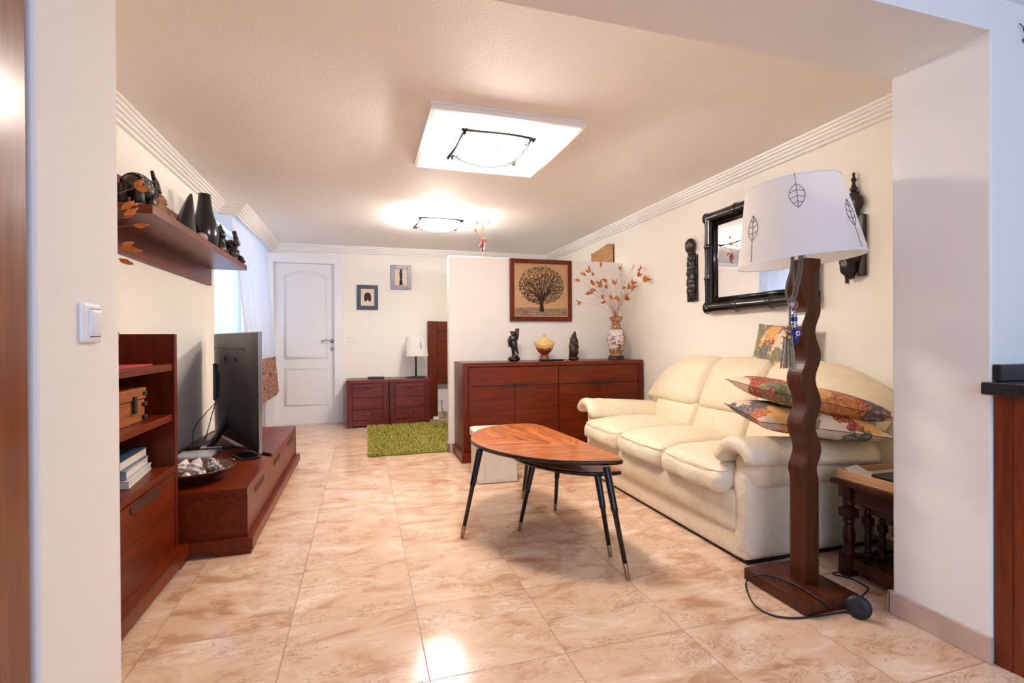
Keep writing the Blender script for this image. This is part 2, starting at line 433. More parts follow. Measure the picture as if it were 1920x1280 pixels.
# cornices: stepped profile, u away from the wall, v below the ceiling
CP = [(0,0), (.085,0), (.085,.012), (.070,.016), (.070,.028), (.054,.032), (.054,.044), (.038,.048), (.038,.062), (.020,.066), (.020,.082), (0,.085)]
def sweep_trim(name, a, b):
    # a, b: functions u -> (x, y); mitred run of the stepped profile between two corners
    n = len(CP); vs = [(*a(u), CEIL - v) for u, v in CP] + [(*b(u), CEIL - v) for u, v in CP]
    fs = [tuple(range(n)), tuple(range(n, 2*n))[::-1]] + [(i, n+i, n+(i+1) % n, (i+1) % n) for i in range(n)]
    structure(name, MB().add(vs, fs), M['plaster'])
PC = [lambda u: (-1.2+u, 1.39), lambda u: (-1.2+u, 4.865-u), lambda u: (-1.045+u, 4.865-u), lambda u: (-1.045+u, 6.7-u), lambda u: (2.58-u, 6.7-u), lambda u: (2.58-u, 1.39)]
for k in range(5): sweep_trim('trim_%d' % (k+1), PC[k], PC[k+1])
W = MB().box((-1.06,4.865,CEIL-.1), (-1.045,6.7,CEIL)); W.box((-1.2,4.865,CEIL-.1), (-1.06,4.88,CEIL))
structure('trim_9', W, M['plaster'])
W = MB().prism([(1.08 - u*.6, CEIL - v*1.3) for u, v in CP], 'x', -.55, 3.5)
structure('trim_6', W, M['plaster'])
# stone skirting
W = MB(); W.box((1.917,1.075,0), (1.93,1.4,.085)); W.box((1.917,1.39,0), (1.94,1.402,.085))
structure('baseboard_right_pillar', W, M['stone'], bevel=.003)
W = MB(); W.box((.76,4.588,0), (.772,4.71,.085)); W.box((.76,4.588,0), (.84,4.6,.085))
structure('baseboard_partition', W, M['stone'], bevel=.003)
structure('baseboard_back', MB().box((-.2,6.688,0), (2.58,6.7,.085)), M['stone'], bevel=.003)
structure('baseboard_right', MB().box((2.568,1.4,0), (2.58,4.59,.085)), M['stone'], bevel=.003)
structure('baseboard_left', MB().box((-1.2,1.4,0), (-1.188,4.75,.085)), M['stone'], bevel=.003)
structure('baseboard_opening_left', MB().box((-.55,1.085,0), (-.538,1.4,.085)), M['stone'], bevel=.003)

# door
W = MB().box((-1.045,6.735,0), (-.345,6.765,2.02))
dr = structure('door_1', W, M['white'], bevel=.002)
def panel_outline(x0, x1, z0, z1, arch):
    pts = [(x0,z0), (x1,z0), (x1,z1)]
    if arch:
        for k in range(1, 14):
            t = k/14; pts.append((x1+(x0-x1)*t, z1 + arch*math.sin(PI*t)))
    pts.append((x0,z1)); return pts
for nm, (x0, x1, z0, z1, ar) in (('upper_panel_molding', (-.93,-.43,.83,1.86,.07)), ('lower_panel_molding', (-.93,-.43,.24,.70,0))):
    W = MB(); o = panel_outline(x0, x1, z0, z1, ar); cx = (x0+x1)/2; cz = (z0+z1)/2
    for k, rr in ((1, .008), (.93, .005)):
        pp = [(cx+(x-cx)*(1-(1-k)*1.0), cz+(z-cz)*(1-(1-k)*(.5))) for x, z in o]
        pp = [Vector((x,6.734,z)) for x, z in pp]
        W.tube(pp + [pp[0]], rr, 6)
    make_obj(nm, W, M['white'], dr)
W = MB(); W.lathe([(0,0),(.026,0),(.026,.008),(0,.01)], (-.375,6.735,1.045), 20, rotm(PI/2,'X'))
W.tube(spline([(-.375,6.73,1.045), (-.375,6.69,1.045), (-.40,6.68,1.05), (-.45,6.68,1.058), (-.50,6.685,1.04)], 5), .009, 8)
make_obj('door_handle', W, M['silver'], dr)
make_obj('keyhole_plate', MB().lathe([(0,0),(.022,0),(.022,.008),(.006,.01),(0,.004)], (-.375,6.735,.945), 20, rotm(PI/2,'X')), M['silver'], dr)
W = MB(); W.box((-.345,6.672,0), (-.235,6.77,2.03)); W.box((-1.15,6.672,0), (-1.045,6.77,2.03)); W.box((-1.15,6.672,2.02), (-.235,6.77,2.14)); 
structure('trim_7', W, M['white'], bevel=.006)

# ================================================================ ceiling lights
FR = (.335, 1.185, 2.5, 3.4)
W = MB(); x0, x1, y0, y1 = FR; t_ = .022; h_ = .036
W.box((x0,y0,CEIL-h_), (x1,y0+t_,CEIL)); W.box((x0,y1-t_,CEIL-h_), (x1,y1,CEIL)); W.box((x0,y0+t_,CEIL-h_), (x0+t_,y1-t_,CEIL)); W.box((x1-t_,y0+t_,CEIL-h_), (x1,y1-t_,CEIL))
W.box((x0-.006,y0-.006,CEIL-.012), (x1+.006,y0,CEIL)); W.box((x0-.006,y1,CEIL-.012), (x1+.006,y1+.006,CEIL))
structure('trim_8', W, M['plaster'], bevel=.002)
M['dish'] = emit('glowing_white_glass', (1.0, .92, .84, 1), LAMP_STRENGTH*.80)
M['bulb'] = emit('warm_bulb', (1.0, .92, .84, 1), LAMP_STRENGTH*25)
M['twig'] = plain('bronze_twig_metal', (5,4,3), 1, 0)
def ceiling_lamp(cx, cy, label):
    t = thing('ceiling_lamp', label, 'ceiling lamp', (cx, cy, CEIL), 0, 'twig-framed ceiling lamps')
    hw = .165
    def dish(u, v):
        a = (u-.5)*2; b = (v-.5)*2
        return Vector((a*hw, b*hw*1.05, -.118 + .036*(abs(a)**2.2 + abs(b)**2.2)/1.6))
    W = MB().grid(dish, 14, 14); W.grid(lambda u, v: dish(u, v) + Vector((0,0,.006)), 14, 14, flip=True)
    make_obj('glass_dish', W, M['dish'], t, world=False)
    for sx in (-1, 1): make_obj('bulb', MB().blob((sx*.07,0,-.078), (.022,.022,.022), n=8), M['bulb'], t, world=False)
    z = -.062; a = .215; b = .2
    for k, (p, q) in enumerate((((-a,-b,z), (a,-b+.02,z)), ((-a,b-.02,z), (a,b,z)), ((-a+.03,-b-.02,z-.004), (-a,b+.03,z-.004)), ((a-.03,-b,z-.004), (a-.02,b+.02,z-.004)))):
        p = Vector(p); q = Vector(q); pts = []
        for i in range(15):
            s = i/14; w = .006*math.sin(s*6+k*2); pts.append(p.lerp(q, s) + Vector((w if k > 1 else 0, w if k < 2 else 0, .008*math.sin(PI*s)*(-1 if k % 2 else 1))))
        make_obj('rod', MB().tube(pts, [.0095-.0018*math.sin(PI*i/14) for i in range(15)], 8), M['twig'], t, world=False)
    W = MB(); zc = -.092; c = [(-hw,-hw), (hw,-hw), (hw,hw), (-hw,hw)]
    for i in range(4):
        p = c[i]; q = c[(i+1) % 4]
        W.tube([Vector((p[0]+(q[0]-p[0])*s/10, p[1]+(q[1]-p[1])*s/10, zc-.03*math.sin(PI*s/10))) for s in range(11)], .0030, 6)
    make_obj('edge_wire', W, M['twig'], t, world=False)
    for sx, sy in c:
        W = MB(); ex = sx*1.22; ey = sy*1.2
        W.tube([(sx,sy,zc), (sx*.98,ey,z+.004)], .0028, 6); W.tube([(sx,sy,zc), (ex,sy*1.05,z+.002)], .0028, 6); W.tube([(ex*.98,ey*.98,z+.01), (ex*.98,ey*.98,0)], .003, 6)
        W.blob((ex*.98, ey*.98, z-.012), (.009,.009,.014), n=6)
        make_obj('corner_hook', W, M['twig'], t, world=False)
    return t
ceiling_lamp(.735, 2.85, 'glowing ceiling lamp with twig-like metal frame inside the square ceiling molding')
ceiling_lamp(.72, 4.86, 'smaller-looking glowing ceiling lamp on plain ceiling beyond the partition')

# ================================================================ left side: wall shelf
t = thing('wall_shelf', 'long mahogany wall shelf with upright back board on left wall', 'shelf', (-1.2,2.66,1.5))
make_obj('shelf_board', MB().box((-1.18,2.66,1.638), (-.92,4.6,1.68)), M['wood_y'], t, bevel=.002)
make_obj('back_board', MB().box((-1.2,2.66,1.505), (-1.18,4.6,1.90)), M['wood_y'], t, bevel=.002)
SZ = 1.68

def leafpair(W, p, d, size, seed):
    rnd = random.Random(seed)
    for s in (-1, 1):
        side = d.cross(Vector((rnd.uniform(-1,1), rnd.uniform(-1,1), .3))).normalized()*s
        ax = (d*1.0 + side*rnd.uniform(.25,.9)).normalized(); nrm = ax.cross(side).normalized()
        wd = ax.cross(nrm).normalized(); L = size*rnd.uniform(.8,1.2)
        def fn(u, v):
            w = math.sin(PI*min(1, u*1.02))**.8*.26*L*(1.15-.5*u)
            return p + ax*(u*L) + wd*((v-.5)*2*w) + nrm*(.12*L*math.sin(PI*u) - .10*L*abs((v-.5)*2))
        W.grid(fn, 6, 4)
def branch_set(name, label, base, tips, leafsize, mats=('stem','leaf'), r=.0013):
    """tips: list of (end point, [fractions where leaf pairs sit])"""
    t = thing(name, label, 'dried branches', base)
    S = MB(); L = MB(); k = 0
    for tip, fr in tips:
        b = Vector(base) + Vector((random.uniform(-.012,.012), random.uniform(-.012,.012), 0)); tip = Vector(tip)
        mid = b.lerp(tip, .5) + Vector(((b.x-tip.x)*.12, (b.y-tip.y)*.12, .03))
        pts = spline([b, mid, tip], 8); S.tube(pts, [r*1.4-(r*.8)*i/(len(pts)-1) for i in range(len(pts))], 5)
        for f in fr:
            i = min(len(pts)-2, int(f*(len(pts)-1))); d = (pts[i+1]-pts[i]).normalized()
            k += 1; leafpair(L, pts[i] if f < 1 else pts[-1], d, leafsize, k*13+len(tips))
    make_obj('stems', S, M[mats[0]], t); make_obj('leaves', L, M[mats[1]], t); return t

def elephant(t, s, mat, trim=None, flip=1):
    """elephant in local space: faces +y, length about 1.0*s"""
    W = MB()
    W.blob((0,0,.42*s), (.21*s,.34*s,.23*s), bump=.08)
    W.blob((0,.36*s,.52*s), (.14*s,.16*s,.16*s))
    for sx in (-1, 1):
        for y in (-.2, .2):
            W.tube([(sx*.12*s,y*s,.42*s), (sx*.13*s,y*s,.2*s), (sx*.13*s,(y+.02)*s,0)], [.095*s,.08*s,.085*s], 12)
        W.blob((sx*.15*s,.30*s,.52*s), (.03*s,.10*s,.14*s), rotm(sx*.5,'Z'))
        W.tube(spline([(sx*.07*s,.46*s,.47*s), (sx*.09*s,.58*s,.46*s), (sx*.08*s,.66*s,.54*s)], 4), [.022*s]*8+[.008*s], 6)
    W.tube(spline([(0,.46*s,.5*s), (0,.60*s,.46*s), (0,.70*s,.56*s), (0,.66*s,.70*s), (0,.56*s,.78*s), (0,.50*s,.90*s)], 5), [.075*s-.0018*i*s for i in range(26)], 10)
    W.tube([(0,-.32*s,.45*s), (0,-.38*s,.3*s), (0,-.37*s,.16*s)], [.02*s,.014*s,.02*s], 6)
    make_obj('body', W, mat, t, world=False)
    if trim:
        W = MB()
        def saddle(u, v):
            a = (u-.5)*PI*1.25; y = (v-.5)*.4*s
            k = math.sqrt(max(0, 1-(y/(.34*s))**2))
            return Vector((math.sin(a)*.238*s*k, y, .42*s + math.cos(a)*.262*s*k))
        W.grid(saddle, 16, 8); make_obj('saddle_blanket', W, trim, t, world=False)
        for sx in (-1, 1):
            for y in (-.2, .22): make_obj('anklet', MB().lathe([(.088*s,.0),(.096*s,.01*s),(.096*s,.06*s),(.086*s,.07*s)], (sx*.13*s,y*s,0), 14), M['silver'], t, world=False)
def mat_blanket():
    t = NT('black_blanket_with_silver_beads'); v = t.coord(scale=(60,60,60)); vo = t.n('ShaderNodeTexVoronoi', Scale=1.0); t.l(v, vo.inputs['Vector'])
    wv = t.n('ShaderNodeTexWave', Scale=.35); wv.bands_direction = 'Z'; t.l(v, wv.inputs['Vector'])
    f = t.math('MULTIPLY', t.math('LESS_THAN', vo.outputs['Distance'], .38), t.math('GREATER_THAN', wv.outputs['Fac'], .62))
    t.color(t.mix(f, lin((26,18,16)), lin((214,204,196)))); t.set(Roughness=.5); return t.m
M['blanket'] = mat_blanket()
t = thing('elephant_figurine', 'large black elephant figurine with beaded silver blanket and raised trunk on wall shelf', 'figurine', (-1.03,2.80,SZ), -.12)
elephant(t, .26, M['carved_black'], M['blanket'])
t = thing('resting_figurine', 'brown stone figurine lying beside the large elephant on wall shelf', 'figurine', (-1.06,3.17,SZ), 0)
W = MB(); W.blob((0,-.08,.07), (.055,.08,.065), bump=.3); W.blob((0,.04,.045), (.05,.10,.045), bump=.3, seed=3); W.blob((0,-.05,.125), (.045,.05,.04), bump=.25, seed=4); W.blob((.01,.14,.03), (.04,.05,.028), bump=.3, seed=5)
W.tube([(.04,-.04,.07), (.06,.03,.03), (.04,.08,.015)], [.02,.018,.014], 8)
make_obj('body', W, M['clay'], t, world=False)
# fin-shaped vase
def loft(W, secs, n=24):
    """secs: list of (centre xyz, rx, ry); smooth stack of ellipses"""
    vs = []; fs = []
    for c, rx, ry in secs:
        for k in range(n):
            a = 2*PI*k/n; vs.append(Vector(c) + Vector((rx*math.cos(a), ry*math.sin(a), 0)))
    for i in range(len(secs)-1):
        for k in range(n):
            k2 = (k+1) % n; fs.append((i*n+k, i*n+k2, (i+1)*n+k2, (i+1)*n+k))
    fs.append(tuple(range(n))[::-1]); fs.append(tuple((len(secs)-1)*n+k for k in range(n)))
    return W.add(vs, fs, True)
W = MB(); loft(W, [((-1.03,3.46+.12*s**1.5,SZ+.30*s), .055*(1-s)**.8+.006, .095*(1-s**1.3)**.9+.008) for s in [i/14 for i in range(15)]])
o = make_obj('fin_shaped_vase', W, M['black'], None, loc=(-1.03,3.46,SZ)); tag(o, 'black pointed fin-shaped vase on wall shelf, left of the tall bottle vase', 'vase')
W = MB(); loft(W, [((-1.03,3.86,SZ+z), r, r*1.15) for z, r in ((0,.060),(.02,.072),(.07,.083),(.12,.084),(.18,.072),(.24,.054),(.30,.043),(.36,.037),(.375,.038))], 28)
o = make_obj('bottle_vase', W, M['black'], None, loc=(-1.03,3.86,SZ)); tag(o, 'tall glossy black bottle-shaped vase standing on wall shelf', 'vase')
t = NT('striped_shell'); v = t.coord(scale=(90,60,90)); wv = t.n('ShaderNodeTexWave', Scale=.8, Distortion=2); t.l(v, wv.inputs['Vector'])
t.color(t.ramp(wv.outputs['Fac'], [(.45, lin((86,52,36))), (.55, lin((226,204,178)))])); M['striped'] = t.m
W = MB().blob((-.965,3.56,SZ+.026), (.03,.05,.026), bump=.2, n=12); W.tube([(-.965,3.60,SZ+.02), (-.965,3.64,SZ+.012)], [.02,.004], 8)
o = make_obj('striped_shell', W, M['striped'], None, loc=(-.965,3.56,SZ)); tag(o, 'small brown and cream striped seashell between the two black vases', 'seashell')
t = thing('winged_figurine', 'small dark bronze figurine with pointed crown and ears beside tall black vase', 'figurine', (-1.0,4.13,SZ))
W = MB(); W.blob((0,0,.045), (.04,.045,.05), bump=.3); W.blob((0,0,.105), (.026,.028,.04), bump=.2); W.blob((0,0,.155), (.034,.036,.036), bump=.25)
W.tube([(0,0,.18), (0,0,.205), (0,0,.235)], [.022,.016,.002], 8)
for s in (-1, 1): W.tube([(0,s*.03,.165), (0,s*.05,.185), (0,s*.052,.21)], [.014,.010,.002], 6)
W.tube([(0,.03,.06), (.02,.08,.05), (.02,.11,.05)], [.012,.008,.008], 6); W.tube([(.02,.11,.0), (.02,.11,.05), (.02,.11,.08)], [.014,.006,.012], 8)
make_obj('body', W, M['carved_black'], t, world=False)
t = thing('elephant_figurine', 'small dark seated elephant figurine with trunk straight up at far end of shelf', 'figurine', (-1.0,4.42,SZ), -PI/2-.4)
W = MB(); W.blob((0,0,.06), (.062,.06,.062), bump=.12); W.blob((0,.0,.13), (.04,.045,.045))
W.tube(spline([(0,.03,.135), (0,.05,.16), (0,.04,.20), (0,.03,.24)], 4), [.024]*4+[.02]*4+[.016]*5, 10)
for s in (-1, 1):
    W.blob((s*.06,-.005,.135), (.032,.01,.036)); W.tube([(s*.045,.02,.05), (s*.045,.06,.03), (s*.04,.075,.0)], [.024,.02,.022], 8); W.tube([(s*.02,.04,.125), (s*.028,.06,.14), (s*.028,.06,.17)], [.007,.005,.002], 6)
W.lathe([(.060,.0),(.066,.004),(.062,.008)], (0,0,.085), 20)
make_obj('body', W, M['carved_black'], t, world=False)

# ================================================================ bookcase
BX0, BX1, BY0, BY1 = -1.185, -.84, 1.78, 2.70
t = thing('bookcase', 'mahogany bookcase with open shelves above a closed door, against left wall', 'bookcase', (BX0, BY0, 0))
bookcase = t
make_obj('side_panel', MB().box((BX0,BY1-.035,.08), (BX1,BY1,1.085)), M['wood_z'], t, bevel=.0015)
make_obj('side_panel', MB().box((BX0,BY0,.08), (BX1,BY0+.035,1.085)), M['wood_z'], t, bevel=.0015)
make_obj('back_panel', MB().box((BX0,BY0+.035,.08), (BX0+.015,BY1-.035,1.085)), M['wood_z'], t)
for z in (.945, .712, .472): make_obj('shelf', MB().box((BX0+.015,BY0+.035,z-.03), (BX1-(.01 if z > .5 else 0),BY1-.035,z)), M['wood_y'], t, bevel=.0015)
d = make_obj('door', MB().box((BX1-.022,BY0+.04,.085), (BX1-.002,BY1-.04,.437)), M['wood_y'], t, bevel=.0015)
make_obj('handle_recess_shade', MB().prism([(2.20,.425), (2.47,.425), (2.475,.405), (2.46,.395), (2.21,.395), (2.20,.405)], 'x', BX1-.004, BX1+.001), M['groove'], d)
make_obj('carcass', MB().box((BX0,BY0+.035,.08), (BX1-.024,BY1-.035,.44)), M['wood_z'], t)
W = MB(); W.box((BX0,BY0-.02,.022), (BX1+.04,BY1+.012,.085)); make_obj('plinth', W, M['wood_y'], t, bevel=.003)
for y in (BY0, BY1-.07):
    make_obj('foot', MB().box((BX0+.02,y,0), (BX1+.03,y+.09,.024)), M['wood_y'], t)
# contents
o = make_obj('booklet', MB().box((-1.0,2.10,.946), (-.87,2.50,.953)), plain('red_card', (176,30,26), .5), None, loc=(-.9,2.3,.945), bevel=.001); tag(o, 'thin red booklet lying on the top shelf of the bookcase', 'book')
t = thing('wooden_chest', 'small carved wooden chest with dark metal corner straps on middle bookcase shelf', 'box', (-1.0,2.42,.712))
CW = wood('honey_brown_chest_wood', (110,56,22), (170,100,46), 'y', .5)
make_obj('body', MB().box((-1.12,2.12,.713), (-.9,2.50,.805)), CW, t, bevel=.003)
make_obj('lid', MB().box((-1.125,2.115,.808), (-.895,2.505,.855)), CW, t, bevel=.004)
for y in (2.12,2.50):
    for z in (.73,.785,.83):
        W = MB(); W.box((-.899,y-.03 if y > 2.3 else y,z-.008), (-.889,y if y > 2.3 else y+.03,z+.008)); W.box((-.93,y-.003,z-.008), (-.893,y+.007,z+.008))
        make_obj('corner_strap', W, M['ink'], t, bevel=.001)
make_obj('clasp', MB().box((-.895,2.37,.755), (-.886,2.395,.825)), M['ink'], t, bevel=.002)
def book(x0, x1, y0, y1, z0, z1, rgb, label, group='books lying in stacks on the lower bookcase shelf', rz=0, spine='x'):
    c = ((x0+x1)/2, (y0+y1)/2, z0); t = thing('book', label, 'book', c, rz, group)
    cm = plain('book_cover', rgb, .4, var=.03); w = (x1-x0)/2; h = (y1-y0)/2; H = z1-z0
    W = MB(); W.box((-w,-h,0), (w,h,.0025)); W.box((-w,-h,H-.0025), (w,h,H)); W.box((w-.003,-h,0), (w,h,H)) if spine == 'x' else W.box((-w,-h,0), (w,-h+.003,H))
    make_obj('cover', W, cm, t, world=False)
    make_obj('pages', MB().box((-w+.004,-h+.004,.0025), (w-.003,h-.004,H-.0025)), M['paper'], t, world=False)
    return t
b = book(-1.06,-.90,2.28,2.62,.473,.502,(232,228,226),'white book with a red spine title patch, lowest of the front stack', spine='y', rz=.12)
make_obj('spine_patch', MB().box((.0,-.172,.006), (.05,-.1695,.024)), plain('red_title_patch', (190,40,50), .5), b, world=False)
book(-1.06,-.91,2.30,2.60,.504,.538,(150,160,176),'pale blue-grey book second from bottom of the front stack', spine='y', rz=.10)
book(-1.06,-.92,2.29,2.60,.540,.578,(70,92,112),'dark blue-green book topmost of the front stack', spine='y', rz=.06)
book(-1.15,-1.0,2.16,2.30,.473,.53,(226,220,210),'cream book lowest of the rear stack', spine='y')
book(-1.14,-1.0,2.22,2.46,.58,.606,(190,160,120),'tan-covered book lying on the rear stack', spine='y')
book(-1.14,-1.0,2.22,2.44,.608,.634,(228,222,214),'white paged book topmost of the rear stack', spine='y')
bpy.data.objects  # (stack supports follow)
book(-1.15,-1.065,2.32,2.60,.473,.578,(120,90,70),'thick brown book under the top of the rear stack', spine='y')
# vase standing on the bookcase, with branches reaching past the pillar
W = MB().lathe([(0,0),(.05,0),(.07,.04),(.075,.10),(.05,.17),(.028,.21),(.032,.235),(.026,.235),(.022,.20),(0,.19)], (-1.02,1.98,1.086), 28)
make_obj('shelf_vase', W, M['black'], None, loc=(-1.02,1.98,1.086)); tag(bpy.data.objects['shelf_vase'], 'dark vase on top of the bookcase behind the left pillar', 'vase')
make_top = make_obj('top_board', MB().box((BX0,BY0,1.06), (BX1,2.12,1.085)), M['wood_y'], bookcase)
T = []
for px, py, y, fr in ((252,352,2.06,(1,)), (228,392,2.04,(1,)), (250,422,2.02,(1,)), (232,408,2.02,(1,)), (226,462,2.0,(1,)), (224,486,1.98,(1,))):
    T.append((at_y(px, py, y), fr))
branch_set('dried_branches', 'dried branches with orange leaves peeking out from behind the left pillar', (-1.02,1.98,1.30), T, .05)

# ================================================================ tv bench
X0, X1, Y0, Y1 = -1.18, -.555, 2.745, 4.62
t = thing('tv_bench', 'long low mahogany television bench with three drawers along left wall', 'tv bench', (X0, Y0, 0))
make_obj('body', MB().box((X0,Y0,.075), (X1-.012,Y1,.285)), M['wood_y'], t, bevel=.002)
make_obj('top', MB().box((X0,Y0-.005,.285), (X1,Y1+.005,.32)), M['wood_y'], t, bevel=.002)
for a in (Y0, Y1-.03): make_obj('front_post', MB().box((X1-.014,a,.075), (X1,a+.03,.285)), M['wood_z'], t, bevel=.0015)
yy = [Y0+.033, 3.345, 3.97, Y1-.033]
for i in range(3):
    a, b = yy[i], yy[i+1]-.004
    d = make_obj('drawer', MB().box((X1-.016,a,.08), (X1-.003,b,.281)), M['wood_y'], t, bevel=.002)
    c = (a+b)/2; make_obj('handle_recess_shade', MB().prism([(c-.13,.27), (c+.13,.27), (c+.135,.25), (c+.12,.238), (c-.12,.238), (c-.135,.25)], 'x', X1-.006, X1-.001), M['groove'], d)
make_obj('plinth', MB().box((X0,Y0-.03,.02), (X1+.028,Y1+.03,.078)), M['wood_y'], t, bevel=.003)
for x in (X1-.14, X0): 
    for y in (Y0-.025, Y1-.1): make_obj('foot', MB().box((x,y,0), (x+.16,y+.12,.022)), M['wood_y'], t)
BZ = .32
# television, its back towards the camera
pA = Vector((-.615,3.44,0)); pB = Vector((-1.11,4.42,0)); mid = (pA+pB)/2
ang = math.atan2((pB-pA).y, (pB-pA).x)
t = thing('television', 'large flat television seen from behind on the mahogany bench', 'television', (mid.x, mid.y, BZ), ang)
L = (pB-pA).length/2
make_obj('bezel', MB().box((-L,-.008,.02), (L,.012,.79)), M['silver'], t, world=False, bevel=.002)
make_obj('screen', MB().box((-L+.008,-.011,.028), (L-.008,-.007,.782)), M['black'], t, world=False)
W = MB(); nn = 12
def shell(u, v):
    a = (u-.5)*2; b = v; bulge = .030*max(0, 1-abs(a)**6)*max(0, 1-(2*b-1)**8)*(1.15-.7*b)
    return Vector((a*(L-.006), .012+bulge, .026+.758*b))
W.grid(shell, 24, 20, flip=True); make_obj('back_shell', W, M['tv_back'], t, world=False)
make_obj('vent_slot', MB().box((-.30,.020,.672), (L-.10,.0345,.680)), M['matte_black'], t, world=False)
for x in (-.12, .14): make_obj('mount_hole', MB().box((x,.022,.585), (x+.008,.039,.615)), M['matte_black'], t, world=False)
make_obj('port_recess', MB().box((.40,.012,.28), (.445,.044,.56)), M['matte_black'], t, world=False)
make_obj('port_recess', MB().box((.345,.012,.30), (.375,.047,.49)), M['matte_black'], t, world=False)
zb = BZ+.008
f0 = at_z(383,847,zb); f1 = at_z(440,839,zb); f2 = at_z(508,852,zb)
W = MB().tube(spline([(-.93,4.03,.52), (-.955,3.95,.43), f0.lerp(f1,.35)+Vector((-.02,.05,.05)), f0+Vector((.01,.0,.01))], 6), [.022]*13+[.016]*6, 8)
make_obj('stand_leg', W, M['matte_black'], t)
make_obj('stand_leg', MB().tube(spline([f0+Vector((0,0,.004)), f1+Vector((0,0,.006)), f2], 8), .009, 8), M['matte_black'], t)
W = MB(); q0, q1 = at_z(374,848,zb), at_z(416,845,zb); dd = (q1-q0).normalized(); nn_ = Vector((-dd.y,dd.x,0))
W.obox((q0+q1)/2+nn_*.03+Vector((0,0,.012)), ((q1-q0).length/2,.03,.018), Matrix((dd, nn_, Vector((0,0,1)))).transposed()); make_obj('stand_foot', W, M['silver'], t, bevel=.004)
# cables hanging from the television
def cable(name, label, pts, r=.003, mat='matte_black', n=8):
    o = make_obj(name, MB().tube(spline(pts, n), r, 6), M[mat], None, loc=pts[0]); return tag(o, label, 'cable')
cable('power_cable', 'thin black cable looping from the television back down to the bench, widest loop', [at_x(404,755,-1.08), at_x(385,775,-1.10), at_x(366,800,-1.12), at_x(361,822,-1.13), at_x(364,838,-1.10), (-1.05,3.9,BZ+.004)])
cable('power_cable', 'black cable running straight down behind the television to the bench', [at_x(406,752,-1.07), at_x(398,775,-1.08), at_x(390,805,-1.09), at_x(383,832,-1.08), (-1.06,3.85,BZ+.004)], .0036)
cable('power_cable', 'short black cable arching low over the bench behind the television', [at_x(410,808,-1.05), at_x(392,812,-1.07), at_x(380,825,-1.09), (-1.09,3.87,BZ+.006)])
W = MB().box((-1.13,3.76,BZ+.001), (-1.0,3.98,BZ+.03)); o = make_obj('set_top_box', W, M['matte_black'], None, loc=(-1.06,3.85,BZ), bevel=.006); tag(o, 'small flat black box with cables at the foot of the television', 'electronics')
t = thing('router', 'black upright router standing between bookcase and bowl on the bench', 'router', (-1.1,3.3,BZ))
make_obj('body', MB().box((-1.13,3.18,BZ+.012), (-1.10,3.36,BZ+.20)), M['matte_black'], t, bevel=.004)
make_obj('foot', MB().box((-1.15,3.2,BZ+.001), (-1.08,3.34,BZ+.012)), M['matte_black'], t, bevel=.002)
c = at_z(378,858,BZ); W = MB(); W.puffy((c.x-.03,c.y,BZ+.018), (.10,.085,.017), .016, 8, (0,0,.004)); t = thing('modem', 'round-cornered white modem lying on the bench behind the bowl of shells', 'modem', (c.x,c.y,BZ)); make_obj('body', W, M['grey'], t)
make_obj('button', MB().lathe([(0,0),(.012,0),(.012,.003),(0,.003)], (c.x+.03,c.y-.01,BZ+.037), 16), M['white'], t)
c = at_z(462,857,BZ); t = thing('portable_drive', 'flat black device with white cable on the front edge of the bench', 'electronics', (c.x,c.y,BZ), .5)
make_obj('body', MB().box((-.055,-.09,.001), (.055,.09,.014)), M['black'], t, world=False, bevel=.004)
cable('charging_cable', 'white cable lying on the bench from modem to black device', [(c.x-.05,c.y-.07,BZ+.008), at_z(430,862,BZ+.005), at_z(405,865,BZ+.005), at_z(385,873,BZ+.005), (-.93,3.3,BZ+.005)], .004, 'white')
# bowl with shells
bc = (-.865,2.98,BZ)
W = MB().lathe([(0,.012),(.085,.012),(.09,0),(.10,0),(.10,.018),(.15,.028),(.185,.05),(.205,.066),(.205,.072),(.18,.064),(.14,.04),(.08,.03),(0,.03)], bc, 48)
o = make_obj('shell_bowl', W, wood('dark_turned_bowl_wood', (46,22,14), (92,48,28), 'x', .25), None, loc=bc); tag(o, 'wide dark brown wooden bowl holding seashells on the television bench', 'bowl')
def mat_shell(name, a, b, s):
    t = NT(name); v = t.coord(); n1 = t.noise(v, s, 5, .7, 1); t.color(t.ramp(n1.outputs['Fac'], [(.42, lin(a)), (.6, lin(b))])); t.set(Roughness=.5); t.bump(n1.outputs['Fac'], .4); return t.m
SM = [mat_shell('cream_shell', (214,178,146), (244,226,204), 14), mat_shell('lilac_shell', (196,176,176), (236,222,216), 12), mat_shell('spotted_shell', (60,44,44), (240,226,210), 30), mat_shell('pale_shell', (232,214,196), (250,240,228), 20)]
shells = [((-.985,3.02),.055,0,'pale orange conch seashell at the back left of the bowl'), ((-.93,2.93),.05,0,'cream whelk seashell at the front left of the bowl'), ((-.86,3.06),.062,1,'large lilac-grey fluted seashell in the middle of the bowl'), ((-.79,3.12),.052,2,'black-spotted white seashell at the right of the bowl'), ((-.74,3.05),.035,2,'small dark-speckled seashell at the right rim of the bowl'), ((-.86,2.93),.032,3,'small white seashell at the front of the bowl'), ((-.80,2.97),.028,3,'tiny pale seashell at the front right of the bowl'), ((-.93,3.12),.05,3,'white seashell at the rear of the bowl'), ((-.91,2.87),.028,3,'tiny white seashell nearest the front rim of the bowl')]
